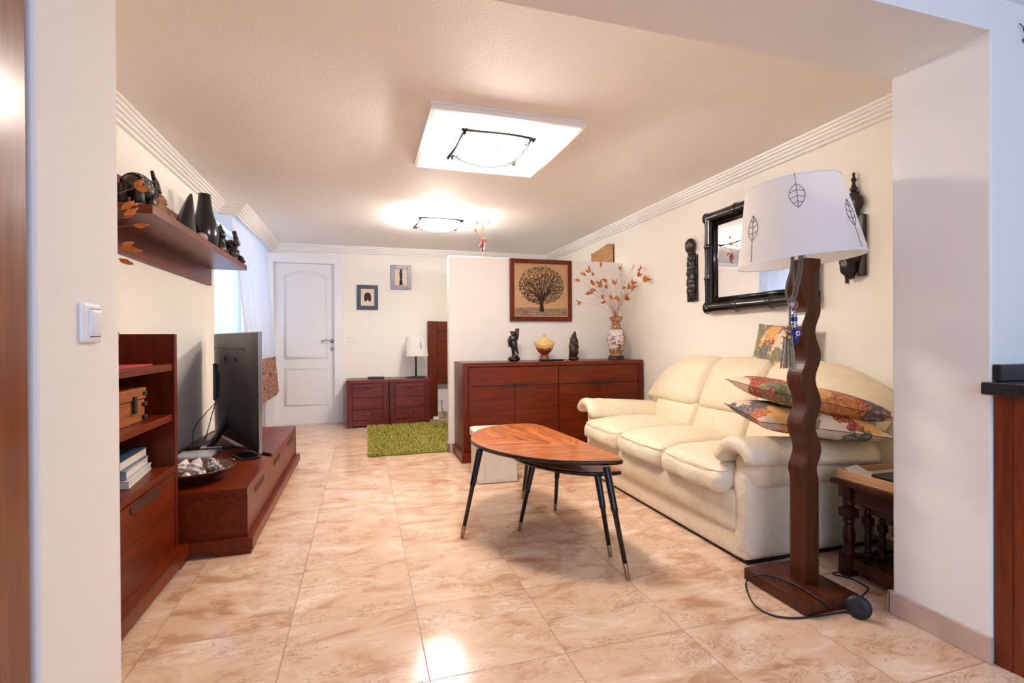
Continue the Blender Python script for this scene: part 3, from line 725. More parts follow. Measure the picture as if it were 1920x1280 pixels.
for i, ((x, y), r, mi, lb) in enumerate(shells):
    r *= .80; y -= .05; z = BZ+.030+r*.5; W = MB(); R = rotm(i*1.3,'Z') @ rotm(.6,'X')
    prof = []
    for k in range(25):   # spiral ridged conch body
        s = k/24; rr = r*(.95*math.sin(PI*s**.75)**.8 + .03)*(1+.10*math.sin(s*26)); prof.append((max(rr*.8, 0 if k in (0,24) else .001), (s-.45)*r*2.2))
    W.lathe(prof, (x,y,z), 18, R)
    for k in range(6):
        a = k*PI/3; d = R @ Vector((math.cos(a), math.sin(a), .2)); W.tube([Vector((x,y,z))+d*r*.65, Vector((x,y,z))+d*r*1.0], [r*.16, r*.02], 6)
    o = make_obj('seashell', W, SM[mi], None, loc=(x,y,z)); tag(o, lb, 'seashell', 'seashells in the wooden bowl')

# ================================================================ curtains
def curtain_surface(x, y0f, y1f, zt, zb, waves, amp, nu=160, nv=14, seed=0):
    def fn(u, v):
        z = zt + (zb-zt)*v; a = y0f(v); b = y1f(v); y = a+(b-a)*u
        am = amp*(.45+.75*v); ph = u*waves*2*PI + .6*math.sin(u*9+seed) + .25*math.sin(v*3+u*20)
        return Vector((x(v) + am*math.sin(ph) + .3*am*math.sin(ph*2.3+1), y + .3*am*math.cos(ph), z))
    return fn
M['inner_sheer'] = mat_sheer('plain_voile', (232,232,238), .22, .02)
M['sheer'] = mat_sheer('white_sheer_voile', (244,244,248), .55, .12)
M['floral'] = mat_sheer('floral_curtain_border', (200,150,130), .35, 0, [(.38, lin((84,84,92))), (.43, lin((170,110,104))), (.47, lin((226,186,160))), (.51, lin((126,116,92))), (.55, lin((206,120,116))), (.60, lin((230,200,172)))])
t = thing('sheer_curtain', 'white sheer curtain with floral bottom border hanging before the niche window', 'curtain', (-1.1,5.7,2.2))
xf = lambda v: -1.10+.10*v
yA = lambda v: 4.86+.50*v; yB = lambda v: 6.55+.03*v
zs = .74
f1 = curtain_surface(lambda v: xf(v*zs), lambda v: yA(v*zs), lambda v: yB(v*zs), 2.19, .86, 17, .022)
full = curtain_surface(xf, yA, yB, 2.19, .42, 17, .022)
make_obj('sheer_panel', MB().grid(lambda u, v: full(u, v*.75), 220, 16), M['sheer'], t)
make_obj('floral_border', MB().grid(lambda u, v: full(u, .75+.25*v) + Vector((.008*math.sin(u*140)*v,0,.012*math.sin(u*34)*v)), 260, 8), M['floral'], t)
W = MB()
for k in range(30):
    s = (k+.5)/30; y = 4.86+1.69*s; W.tube([(-1.10,y,2.185), (-1.085,y+.006,2.215), (-1.11,y+.004,2.225)], .005, 5)
make_obj('heading_tape', W, M['sheer'], t)
o = make_obj('curtain_rail', MB().box((-1.12,4.86,2.215), (-1.09,6.68,2.24)), M['white'], None, loc=(-1.1,5.7,2.22)); tag(o, 'white curtain rail under the ceiling beside the cornice', 'curtain rail')
fn = curtain_surface(lambda v: -1.40, lambda v: 4.9, lambda v: 6.66, 2.22, .30, 15, .02, seed=4)
o = make_obj('inner_curtain', MB().grid(fn, 160, 10), M['inner_sheer'], None, loc=(-1.4,5.8,2.2)); tag(o, 'plain white inner curtain close to the window glass, left of the floral-bordered curtain', 'curtain')

# ================================================================ bedroom corner at the back
def nightstand(x0, label):
    x1 = x0+.49; y0 = 6.22; y1 = 6.66; t = thing('nightstand', label, 'nightstand', (x0,y0,0), 0, 'dark cherry nightstands')
    make_obj('carcass', MB().box((x0+.01,y0+.02,.015), (x1-.01,y1,.535)), M['night_z'], t)
    for a in (x0, x1-.065): make_obj('front_post', MB().box((a,y0,0), (a+.065,y0+.03,.535)), M['night_z'], t, bevel=.0015)
    make_obj('base_rail', MB().box((x0+.065,y0+.003,.02), (x1-.065,y0+.03,.085)), M['night_x'], t)
    make_obj('top_rail', MB().box((x0+.065,y0+.003,.49), (x1-.065,y0+.03,.535)), M['night_x'], t)
    make_obj('top', MB().box((x0-.004,y0-.004,.535), (x1+.004,y1,.57)), M['night_x'], t, bevel=.002)
    for k in range(3):
        z0 = .09+k*.134; d = make_obj('drawer', MB().box((x0+.07,y0-.002,z0), (x1-.07,y0+.02,z0+.128)), M['night_x'], t, bevel=.002)
        W = MB().lathe([(0,0),(.012,0),(.012,.004),(.004,.012),(0,.012)], ((x0+x1)/2,y0-.002,z0+.072), 14, rotm(PI/2,'X'))
        rp = [((x0+x1)/2 + .015*math.sin(a*PI/8), y0-.012, z0+.058+.015*math.cos(a*PI/8)) for a in range(17)]
        W.tube(rp, .0022, 5); make_obj('ring_pull', W, M['old_brass'], d)
    return t
nightstand(-.19, 'dark cherry nightstand with three drawers beside the white door')
nightstand(.311, 'dark cherry nightstand with three drawers under the table lamp')
W = MB().box((.06,6.35,.571), (.25,6.44,.588)); W.puffy((.155,6.395,.59), (.1,.045,.008), .006, 5)
o = make_obj('clock', W, M['matte_black'], None, loc=(.15,6.4,.571)); tag(o, 'small flat black gadget lying on the nightstand beside the door', 'gadget')
def leaf_motif(W, surf, cu, cv, w, h, up=1, stem=.25, r=.0012):
    """line drawing of a leaf on a surface function surf(u, v)"""
    pl = []
    for s in (-1, 1):
        pts = []
        for k in range(13):
            q = k/12; pts.append(surf(cu + s*w*math.sin(PI*q)**.8*(1-.35*q), cv + up*h*q))
        pl.append(pts)
    pl.append([surf(cu, cv + up*(h*k/8)) for k in range(9)])
    pl.append([surf(cu, cv - up*stem*k/8) for k in range(9)])
    for q in (.25,.5,.72):
        for s in (-1, 1):
            ww = w*math.sin(PI*(q+.08))**.8*(1-.35*q)
            pl.append([surf(cu + s*ww*k/4, cv + up*(h*(q-.0) + h*.10*k/4)) for k in range(5)])
    for pts in pl: W.tube(pts, r, 5)
t = thing('table_lamp', 'small table lamp with white leaf-patterned shade on the nightstand', 'lamp', (.65,6.42,.57))
make_obj('base', MB().lathe([(0,0),(.122,0),(.124,.006),(.118,.014),(0,.016)], (.65,6.42,.571), 36), M['matte_black'], t)
make_obj('stem', MB().tube([(.65,6.42,.58), (.65,6.42,.90)], .011, 12), M['matte_black'], t)
TS = lambda u, v: Vector((.65+(.157-.036*v)*math.sin(u), 6.42-(.157-.036*v)*math.cos(u), .848+.245*v))
sh = make_obj('lamp_shade', MB().grid(lambda u, v: TS(u*2*PI, v), 40, 6), M['shade'], t)
W = MB(); leaf_motif(W, lambda u, v: TS(u, v)+Vector((.001*math.sin(u),-.001*math.cos(u),0)), .35, .72, .11, .36, -1, .25); leaf_motif(W, lambda u, v: TS(u, v)+Vector((.001*math.sin(u),-.001*math.cos(u),0)), -1.1, .0, .14, .32, 1, 0)
make_obj('leaf_print', W, M['ink'], sh)
# bed, mostly hidden by the partition
t = thing('bed', 'mahogany bed with tall slatted headboard partly hidden behind the partition', 'bed', (1.6,5.6,0))
make_obj('headboard_post', MB().box((.825,6.60,0), (.952,6.665,1.30)), M['wood_z'], t, bevel=.003)
make_obj('headboard_post', MB().box((2.40,6.60,0), (2.52,6.665,1.30)), M['wood_z'], t, bevel=.003)
for k in range(6):
    z0 = .46+k*.14; make_obj('headboard_slat', MB().box((.955,6.615,z0+.003), (2.40,6.65,z0+.137)), M['wood_x'], t, bevel=.004)
make_obj('mattress', MB().puffy((1.78,5.66,.40), (.65,.86,.12), .05, 8), plain('slate_grey_bedding', (110,116,124), .85), t)
make_obj('bed_base', MB().box((1.2,4.84,.1), (2.38,6.55,.29)), M['wood_y'], t, bevel=.004)
W = MB()
for x in (1.22,2.3):
    for y in (4.86,6.45): W.box((x,y,0), (x+.07,y+.07,.11))
make_obj('bed_feet', W, M['wood_z'], t)
def cushion(W, c, w, h, th, R, n=22, pinch=.07, seed=0):
    def side(sg):
        def fn(u, v):
            a = (u-.5)*2; b = (v-.5)*2
            k = ((1-a**4)*(1-b**4))**.55
            pa = a*(1-pinch*(1-abs(b)**2)*abs(a)); pb = b*(1-pinch*(1-abs(a)**2)*abs(b))
            wr = .05*noise.noise(Vector((a*2.2, b*2.2, seed)))
            return Vector(c) + R @ Vector((pa*w/2, pb*h/2, sg*th/2*(k+wr*k)))
        return fn
    W.grid(side(1), n, n, flip=False); W.grid(side(-1), n, n, flip=True)
W = MB(); cushion(W, (1.40,6.30,.60), .62, .40, .16, rotm(.25,'X'))
o = make_obj('pillow', W, M['linen'], None, loc=(1.4,6.3,.6)); tag(o, 'white bed pillow whose corner shows past the partition edge', 'pillow')
# wall pictures
def wall_picture(x0, x1, z0, z1, fw, label, motif, mat):
    t = thing('framed_picture', label, 'picture', ((x0+x1)/2,6.7,z0), 0, 'small framed pictures on the back wall')
    W = MB(); Y = 6.672
    W.box((x0,Y,z0), (x0+fw,6.698,z1)); W.box((x1-fw,Y,z0), (x1,6.698,z1)); W.box((x0+fw,Y,z0), (x1-fw,6.698,z0+fw)); W.box((x0+fw,Y,z1-fw), (x1-fw,6.698,z1))
    make_obj('frame', W, mat, t, bevel=.003)
    make_obj('print', MB().box((x0+fw,6.685,z0+fw), (x1-fw,6.692,z1-fw)), M['mat_cream'], t)
    cx = (x0+x1)/2; cz = (z0+z1)/2; W = MB()
    if motif == 'head':
        W.blob((cx,6.685,cz+.015), (.042,.004,.048), n=12); W.blob((cx-.025,6.685,cz-.012), (.02,.004,.045), n=10); W.blob((cx+.025,6.685,cz-.012), (.02,.004,.045), n=10)
    else:
        for dz, rx, rz in ((.085,.014,.03), (.045,.02,.035), (-.0,.016,.04), (-.05,.013,.04)): W.blob((cx,6.685,cz+dz), (rx,.004,rz), n=10)
        W.box((cx-.024,6.683,cz-.1), (cx+.024,6.686,cz-.088)); W.tube([(cx-.012,6.684,cz-.04), (cx-.014,6.684,cz-.09)], .007, 6); W.tube([(cx+.01,6.684,cz-.04), (cx+.012,6.684,cz-.09)], .007, 6)
    make_obj('motif', W, M['ink'], t)
wall_picture(-.066,.197,1.45,1.765,.048, 'dark blue framed picture of a black head silhouette, lower of the two on back wall', 'head', M['frame_blue'])
wall_picture(.358,.620,1.72,2.035,.048, 'grey framed picture of a standing dark figure, higher of the two on back wall', 'figure', plain('metallic_grey_frame', (84,84,92), .35, .3))
W = MB().box((-.178,6.692,1.058), (-.092,6.70,1.10)); W.box((-.17,6.688,1.062), (-.10,6.692,1.096))
t = thing('light_switch', 'small white light switch on back wall beside the white door', 'light switch', (-.135,6.7,1.02))
make_obj('plate', MB().box((-.176,6.692,1.028), (-.092,6.70,1.104)), M['white'], t, bevel=.002); make_obj('rocker', MB().box((-.163,6.687,1.036), (-.105,6.692,1.096)), M['white'], t, bevel=.002)
t = thing('wall_socket', 'white wall socket above the skirting right of the headboard post', 'socket', (1.02,6.7,.22))
make_obj('plate', MB().box((.975,6.692,.19), (1.065,6.70,.275)), M['white'], t, bevel=.002)
make_obj('socket_well', MB().lathe([(.022,0),(.022,.003),(0,.003)], (1.02,6.692,.232), 20, rotm(PI/2,'X')), M['grey'], t)
t = thing('plug_adapter', 'white plug block with a thin cable on the floor beside the headboard post', 'plug', (.90,6.44,0))
make_obj('body', MB().box((.87,6.42,.022), (.94,6.47,.055)), M['white'], t, bevel=.004)
make_obj('cable', MB().tube(spline([(.94,6.45,.04), (1.0,6.47,.035), (1.04,6.55,.04), (1.02,6.66,.12), (1.02,6.69,.21)], 6), .004, 6), M['matte_black'], t)
# shaggy rug
t_ = NT('green_shag_backing'); t_.color(lin((120,118,40))); t_.set(Roughness=.95)
t = thing('shaggy_rug', 'lime green shaggy rug on the floor in front of the nightstands', 'rug', (.9,5.4,0))
make_obj('backing', MB().box((.05,4.635,.001), (1.0,6.2,.012)), t_.m, t)
rx0, rx1, ry0, ry1 = .045, 1.0, 4.62, 6.21
W = MB(); rr = random.Random(3)
for k in range(15000):
    x = rr.uniform(rx0, rx1); y = ry0 + (ry1-ry0)*rr.random()**1.15
    a = rr.uniform(0, 2*PI); l = rr.uniform(.010,.022); h = rr.uniform(.022,.036); w = .0035
    dx, dy = math.cos(a), math.sin(a); bx, by = -dy*w, dx*w
    W.add([(x-bx,y-by,.008), (x+bx,y+by,.008), (x+dx*l*.5+bx*.8,y+dy*l*.5+by*.8,.008+h*.7), (x+dx*l*.5-bx*.8,y+dy*l*.5-by*.8,.008+h*.7), (x+dx*l,y+dy*l,.008+h)], [(0,1,2,3), (3,2,4)])
o = make_obj('pile', W, M['rug_green'], t); o['kind'] = 'stuff'

# ================================================================ sideboard
SX0, SX1, SY0, SY1, SH = .818, 2.56, 4.17, 4.585, .85
t = thing('sideboard', 'wide mahogany sideboard with drawers above doors standing against the partition', 'sideboard', (SX0,SY0,0))
make_obj('top', MB().box((SX0,SY0,SH-.035), (SX1,SY1,SH)), M['wood_x'], t, bevel=.002)
for a in (SX0, SX1-.045): make_obj('side_panel', MB().box((a,SY0,.07), (a+.045,SY1,SH-.035)), M['wood_z'], t, bevel=.002)
make_obj('carcass', MB().box((SX0+.045,SY0+.022,.075), (SX1-.045,SY1,SH-.04)), M['groove'], t)
cx = 1.697; zd = .645
HS = [(SX0+.05, cx-.004), (cx+.004, SX1-.05)]
for a, b in HS:
    c = (a+b)/2
    d = make_obj('drawer', MB().box((a,SY0+.006,zd+.004), (b,SY0+.026,SH-.04)), M['wood_x'], t, bevel=.002)
    make_obj('handle_recess_shade', MB().prism([(c-.13,zd+.003), (c-.115,zd+.014), (c+.115,zd+.014), (c+.13,zd+.003)], 'y', SY0+.002, SY0+.012), M['groove'], d)
    for k in (0, 1):
        p, q = (a, c-.002) if k == 0 else (c+.002, b)
        d = make_obj('door', MB().box((p,SY0+.006,.085), (q,SY0+.026,zd)), M['wood_x'], t, bevel=.002)
        h0, h1 = (c-.13, c-.002) if k == 0 else (c+.002, c+.13)
        make_obj('handle_recess_shade', MB().prism([(h0,zd-.001), (h1,zd-.001), (h1,zd-.016), (h0+(.012 if k == 0 else 0),zd-.016)] if k == 0 else [(h0,zd-.001), (h1,zd-.001), (h1-.012,zd-.016), (h0,zd-.016)], 'y', SY0+.002, SY0+.012), M['groove'], d)
make_obj('plinth', MB().box((SX0-.02,SY0-.025,.02), (SX1,SY1,.08)), M['wood_x'], t, bevel=.003)
for x in (SX0-.01, SX1-.12): make_obj('foot', MB().box((x,SY0-.02,0), (x+.11,SY1-.05,.022)), M['wood_x'], t)

# tree picture (plain round-crowned tree, tan ground)
def rect_frame(W, x0, x1, z0, z1, fw, ya, yb):
    W.box((x0,ya,z0), (x0+fw,yb,z1)); W.box((x1-fw,ya,z0), (x1,yb,z1)); W.box((x0+fw,ya,z0), (x1-fw,yb,z0+fw)); W.box((x0+fw,ya,z1-fw), (x1-fw,yb,z1))
t = thing('framed_picture', 'square brown-framed picture of a round dark tree on tan ground hanging on the partition', 'picture', (1.68,4.6,1.23))
px0, px1, pz0, pz1 = 1.36, 2.005, 1.228, 1.834
W = MB(); rect_frame(W, px0, px1, pz0, pz1, .045, 4.568, 4.598); make_obj('frame', W, M['wood_x'], t, bevel=.006)
W = MB(); rect_frame(W, px0+.043, px1-.043, pz0+.043, pz1-.043, .008, 4.574, 4.59); make_obj('inner_slip', W, plain('pale_gold_slip', (196,160,122), .4), t)
ix0, ix1, iz0, iz1 = px0+.05, px1-.05, pz0+.05, pz1-.05
make_obj('canvas', MB().box((ix0,4.585,iz0), (ix1,4.592,iz1)), plain('tan_tapestry', (208,166,118), .8, bscale=220, var=.16), t)
W = MB(); W.add([(ix0,4.584,iz0), (ix1,4.584,iz0), (ix1,4.584,iz0+.08), (1.75,4.584,iz0+.075), (1.6,4.584,iz0+.085), (ix0,4.584,iz0+.078)], [(0,1,2,3,4,5)])
make_obj('ground_band', W, mat_blotch('mottled_ground_band', 3, [(140,96,70),(120,124,112),(170,124,84),(96,70,56),(150,146,130)], 60), t)
W = MB(); rr = random.Random(5); ccx = (ix0+ix1)/2+.005; ccz = 1.58
W.tube([(ccx,4.583,iz0+.05), (ccx-.003,4.583,iz0+.13), (ccx+.003,4.583,iz0+.24)], [.024,.016,.012], 6)
for k in range(17):
    a = PI*(-.08+1.16*k/16); R0 = rr.uniform(.15,.21)
    e = Vector((ccx+math.cos(a)*R0*1.12, 4.583, ccz-.03+math.sin(a)*R0*.85)); s0 = Vector((ccx,4.583,iz0+.10+.08*rr.random()))
    W.tube(spline([s0, s0.lerp(e,.5)+Vector((0,0,.025)), e], 5), [.006-.0004*i for i in range(11)], 5)
make_obj('tree_trunk', W, plain('dark_brown_thread', (58,36,24), .8), t)
W = MB()
for k in range(1500):
    a = rr.uniform(0, 2*PI); q = math.sqrt(rr.random()); x = ccx+math.cos(a)*q*.235; z = ccz+math.sin(a)*q*.185
    s = rr.uniform(.006,.010); b = rr.uniform(0, PI); c, d = math.cos(b)*s, math.sin(b)*s
    W.add([(x-c,4.5828,z-d), (x+d*.5,4.5828,z-c*.5), (x+c,4.5828,z+d), (x-d*.5,4.5828,z+c*.5)], [(0,1,2,3)])
make_obj('tree_leaves', W, plain('brown_leaf_thread', (104,72,46), .8), t)

# carved figure left
TZ = SH
fig = MB(); fx, fy = 1.332, 4.36
t = thing('carved_figure', 'dark carved wooden figure carrying a bundle on its shoulder, left on the sideboard', 'figurine', (fx,fy,TZ))
W = MB(); W.blob((fx,fy,TZ+.022), (.054,.045,.024), bump=.35, freq=4, n=14); W.blob((fx+.01,fy,TZ+.045), (.03,.03,.02), bump=.3); make_obj('rock_base', W, M['carved_black'], t)
W = MB()
W.tube([(fx-.004,fy,TZ+.05), (fx-.008,fy,TZ+.10), (fx,fy,TZ+.145)], [.012,.016,.026], 10); W.tube([(fx+.042,fy,TZ+.068), (fx+.03,fy,TZ+.085), (fx+.018,fy,TZ+.125), (fx+.01,fy,TZ+.15)], [.008,.010,.017,.024], 10)
W.blob((fx-.002,fy,TZ+.155), (.034,.03,.055), bump=.35, freq=5); W.blob((fx-.006,fy,TZ+.205), (.038,.03,.038), bump=.3, freq=5, seed=2)
W.blob((fx-.008,fy-.005,TZ+.248), (.021,.022,.024), bump=.2); W.blob((fx-.012,fy,TZ+.268), (.027,.026,.010), bump=.2)
W.tube([(fx-.034,fy,TZ+.222), (fx-.052,fy-.01,TZ+.19), (fx-.047,fy-.02,TZ+.15)], [.016,.013,.011], 8); W.blob((fx-.051,fy-.02,TZ+.143), (.011,.010,.012))
W.tube([(fx+.02,fy,TZ+.22), (fx+.035,fy-.01,TZ+.24), (fx+.03,fy-.01,TZ+.262)], [.014,.012,.01], 8)
make_obj('body', W, M['carved_black'], t)
make_obj('bundle', MB().tube([(fx+.026,fy+.01,TZ+.20), (fx+.032,fy+.01,TZ+.25), (fx+.036,fy+.01,TZ+.302)], [.016,.02,.019], 10), M['carved'], t)
# lidded tureen
ux, uy = 1.63, 4.36
def mat_tureen():
    t = NT('gold_and_rust_patterned_ceramic'); tc = t.n('ShaderNodeTexCoord'); sp = t.n('ShaderNodeSeparateXYZ'); t.l(tc.outputs['Object'], sp.inputs[0])
    v = t.coord(); n1 = t.noise(v, 40, 4, .6, 1); vo = t.n('ShaderNodeTexVoronoi', Scale=70); t.l(v, vo.inputs['Vector'])
    zz = t.math('ADD', sp.outputs[2], t.math('MULTIPLY', t.math('SUBTRACT', n1.outputs['Fac'], .5), .06))
    c = t.ramp(t.math('MULTIPLY', zz, 4), [(.0, lin((190,110,50))), (.10, lin((200,130,66))), (.16, lin((120,56,30))), (.42, lin((140,70,36))), (.50, lin((222,176,104))), (.75, lin((226,186,118)))])
    c = t.mix(t.math('MULTIPLY', t.math('LESS_THAN', vo.outputs['Distance'], .28), .6), c, lin((110,50,26)))
    t.color(c); t.set(Roughness=.18); return t.m
t = thing('lidded_urn', 'gold and rust patterned lidded ceramic urn with two handles, mid sideboard', 'urn', (ux,uy,TZ))
mt = mat_tureen()
make_obj('body', MB().lathe([(0,.004),(.040,.004),(.042,.03),(.030,.042),(.034,.05),(.06,.075),(.08,.105),(.088,.135),(.086,.155),(.072,.160),(.0,.158)], (ux,uy,TZ+.01), 36), mt, t)
make_obj('lid', MB().lathe([(.070,.161),(.066,.17),(.058,.185),(.04,.198),(.018,.206),(.010,.212),(.010,.222),(.016,.23),(.018,.236),(.0,.232)], (ux,uy,TZ+.01), 36), mt, t)
for s in (-1, 1): make_obj('handle', MB().tube(spline([(ux+s*.084,uy,TZ+.15), (ux+s*.100,uy,TZ+.162), (ux+s*.096,uy,TZ+.178), (ux+s*.082,uy,TZ+.172)], 5), .006, 8), mt, t)
o = make_obj('oval_tray', MB().lathe([(0,.002),(.115,.002),(.125,.006),(.128,.012),(.12,.010),(0,.008)], (1.70,4.36,TZ), 40, None, 1.0, .6), M['matte_black'], None, loc=(1.70,4.36,TZ)); tag(o, 'flat black oval dish under the patterned urn on the sideboard', 'dish')
# robed figure
t = thing('robed_figure', 'dark carved robed figure with tall hood standing right of the urn on the sideboard', 'figurine', (1.925,4.36,TZ)); fx = 1.925
W = MB(); W.blob((fx,fy,TZ+.018), (.048,.04,.022), bump=.4, freq=4); make_obj('base', W, M['carved'], t)
W = MB(); W.blob((fx,fy,TZ+.10), (.043,.034,.09), bump=.5, freq=7); W.blob((fx+.004,fy,TZ+.17), (.038,.03,.06), bump=.5, freq=7, seed=2); W.blob((fx+.008,fy,TZ+.225), (.022,.022,.035), bump=.15); W.tube([(fx+.012,fy,TZ+.24), (fx+.014,fy,TZ+.262), (fx+.012,fy,TZ+.275)], [.016,.012,.006], 8)
W.tube(spline([(fx+.0,fy-.02,TZ+.25), (fx-.024,fy-.02,TZ+.215), (fx-.036,fy-.01,TZ+.16), (fx-.042,fy-.01,TZ+.08), (fx-.044,fy-.01,TZ+.03)], 5), .009, 8)
W.tube([(fx+.03,fy,TZ+.16), (fx+.012,fy-.032,TZ+.15), (fx-.01,fy-.035,TZ+.155)], [.013,.011,.009], 8)
make_obj('body', W, M['carved'], t)
# patterned vase
vx, vy = 2.378, 4.36
def mat_vase():
    t = NT('painted_porcelain_vase'); tc = t.n('ShaderNodeTexCoord'); sp = t.n('ShaderNodeSeparateXYZ'); t.l(tc.outputs['Object'], sp.inputs[0])
    v = t.coord(); n1 = t.noise(v, 22, 5, .7, 1.5); vo = t.n('ShaderNodeTexVoronoi', Scale=60); t.l(v, vo.inputs['Vector']); n2 = t.noise(v, 60, 4, .7, 1)
    gold = t.ramp(n2.outputs['Fac'], [(.38, lin((96,46,24))), (.5, lin((196,130,54))), (.62, lin((226,176,96)))])
    white = t.ramp(n1.outputs['Fac'], [(.36, lin((58,66,92))), (.43, lin((176,90,44))), (.49, lin((222,218,214))), (.62, lin((232,228,224))), (.70, lin((200,150,90)))])
    ang = t.math('ADD', sp.outputs[0], t.math('MULTIPLY', t.math('SUBTRACT', n1.outputs['Fac'], .5), .05))
    body = t.mix(t.math('GREATER_THAN', ang, .034), white, gold)
    body = t.mix(t.math('LESS_THAN', ang, -.088), body, gold)
    neck = t.mix(t.math('LESS_THAN', vo.outputs['Distance'], .4), gold, lin((44,56,104)))
    c = t.mix(t.math('GREATER_THAN', sp.outputs[2], .29), body, neck)
    c = t.mix(t.math('LESS_THAN', sp.outputs[2], .10), c, neck)
    c = t.mix(t.math('LESS_THAN', sp.outputs[2], .047), c, lin((226,220,214)))
    t.color(c); t.set(Roughness=.12); return t.m
t = thing('porcelain_vase', 'tall painted porcelain vase in white, gold and blue at the right end of the sideboard', 'vase', (vx,vy,TZ))
make_obj('stand', MB().lathe([(0,.0),(.082,.0),(.084,.008),(.074,.018),(.07,.034),(.074,.04),(.0,.04)], (vx,vy,TZ), 40), M['carved_black'], t)
make_obj('body', MB().lathe([(0,.04),(.055,.04),(.056,.05),(.062,.07),(.078,.12),(.089,.18),(.090,.22),(.082,.26),(.062,.295),(.045,.315),(.041,.34),(.043,.37),(.054,.392),(.062,.402),(.062,.415),(.055,.418),(.036,.39),(.032,.34),(0,.33)], (vx,vy,TZ), 44), mat_vase(), t)
T = []
Vl = [(1088,526,(1,)),(1090,567,(1,)),(1098,517,(1,)),(1107,510,(1,.92)),(1112,533,(.95,)),(1118,545,(1,)),(1108,548,(1,)),(1126,500,(1,)),(1126,533,(1,.9)),(1139,528,(1,)),(1138,540,(.95,)),(1131,560,(1,)),(1135,566,(.95,)),(1163,506,(1,)),(1154,534,(1,)),(1147,562,(1,)),(1152,562,(1,)),(1184,506,(1,)),(1196,507,(1,)),(1195,518,(1,)),(1209,525,(1,.97)),(1184,532,(1,)),(1186,543,(1,.95)),(1178,542,(1,)),(1169,541,(1,)),(1172,560,(1,.94)),(1160,566,(1,)),(1112,550,(1,))]
for i, (a, b, fr) in enumerate(Vl):
    p = at_y(a, b, 4.36+((i*37) % 11-5)*.022)
    if p.x > 2.52: p = at_x(a, b, 2.52)
    T.append((p, fr))
branch_set('dried_branches', 'spray of dried branches with orange leaves standing in the porcelain vase', (vx,vy,TZ+.405), T, .058, r=.001)
# glass on top of the partition
gx, gy, gz = 1.105, 4.65, 1.841
t = thing('glass_vase', 'small clear glass filled with rust petals on top of the partition', 'glass', (gx,gy,gz))
M['thin_glass'] = mat_glass()
make_obj('glass', MB().lathe([(.03,0),(.03,.004),(.006,.008),(.005,.03),(.014,.045),(.026,.10),(.036,.175),(.045,.20)], (gx,gy,gz), 28), M['thin_glass'], t)
make_obj('base_disc', MB().lathe([(0,0),(.032,0),(.032,.003),(0,.006)], (gx,gy,gz+.0005), 24), M['matte_black'], t)
W = MB(); rr = random.Random(9)
for k in range(26):
    z = .05+.12*rr.random(); r = (.008+.14*(z-.05))*rr.random()**.5; a = rr.uniform(0, 6.28)
    W.blob((gx+r*math.cos(a),gy+r*math.sin(a),gz+z), (.011,.009,.013), rotm(a,'Z'), bump=.3, n=6, seed=k)
make_obj('petals', W, M['dark_leaf'], t)
T = [(at_y(a, b, 4.65+dy), fr) for a, b, dy, fr in ((885,394,.0,(1,)), (922,392,.02,(1,)), (914,420,-.02,(1,)), (895,420,.02,(1,)), (894,436,-.01,(1,)), (903,434,0,(1,)), (908,450,.01,(1,)))]
branch_set('dried_branches', 'few thin dried stems with orange leaves rising from the glass on the partition', (gx,gy,gz+.12), T, .05, r=.0009)
# woven piece on right wall
t = NT('woven_reed'); v = t.coord(scale=(1,2,60)); n1 = t.noise(v, 2, 4, .6, .5); t.color(t.ramp(n1.outputs['Fac'], [(.35, lin((150,104,62))), (.62, lin((206,160,108)))])); t.set(Roughness=.8); t.bump(n1.outputs['Fac'], .5, .004); M['reed'] = t.m
W = MB(); W.grid(lambda u, v: Vector((2.572-.012*math.sin(u*5+1)**2, 4.755+.545*u, 1.55+(.515+.02*math.sin(u*5.5))*v)), 20, 12); W.grid(lambda u, v: Vector((2.579, 4.755+.545*u, 1.55+(.515+.02*math.sin(u*5.5))*v)), 20, 12, flip=True)
o = make_obj('woven_hanging', W, M['reed'], None, loc=(2.575,5.0,1.8)); tag(o, 'woven reed wall hanging on right wall showing above the partition', 'wall hanging')

# ================================================================ mirror and carved masks on right wall
t = thing('mirror', 'rectangular mirror in a thick black bamboo frame on right wall above the sofa', 'mirror', (2.56,2.75,1.6))
my0, my1, mz0, mz1 = 2.30, 3.19, 1.285, 1.965; MX = 2.545
def bamboo(a, b):
    a = Vector(a); b = Vector(b); n = 60; pts = []; rs = []
    for i in range(n+1):
        s = i/n; pts.append(a.lerp(b, s)); q = (s*3) % 1; rs.append(.043 + (.006 if min(q, 1-q) < .02 else 0) - .004*math.sin(PI*q))
    return MB().tube(pts, rs, 20)
for a, b in (((MX,my0-.03,mz0), (MX,my1+.03,mz0)), ((MX,my0-.03,mz1), (MX,my1+.03,mz1)), ((MX,my0,mz0-.02), (MX,my0,mz1+.02)), ((MX,my1,mz0-.02), (MX,my1,mz1+.02))):
    make_obj('bamboo_rail', bamboo(a, b), M['bamboo_black'], t)
W = MB(); i_ = .055
for a, b in (((MX+.005,my0+i_,mz0+i_), (MX+.005,my1-i_,mz0+i_)), ((MX+.005,my0+i_,mz1-i_), (MX+.005,my1-i_,mz1-i_)), ((MX+.005,my0+i_,mz0+i_), (MX+.005,my0+i_,mz1-i_)), ((MX+.005,my1-i_,mz0+i_), (MX+.005,my1-i_,mz1-i_))): W.tube([a, b], .018, 12)
make_obj('inner_rail', W, M['bamboo_black'], t)
t2 = NT('mirror_silver'); t2.set(Metallic=1.0, Roughness=.01); t2.color((.92,.92,.92,1))
make_obj('mirror_glass', MB().box((2.55,my0,mz0), (2.556,my1,mz1)), t2.m, t)
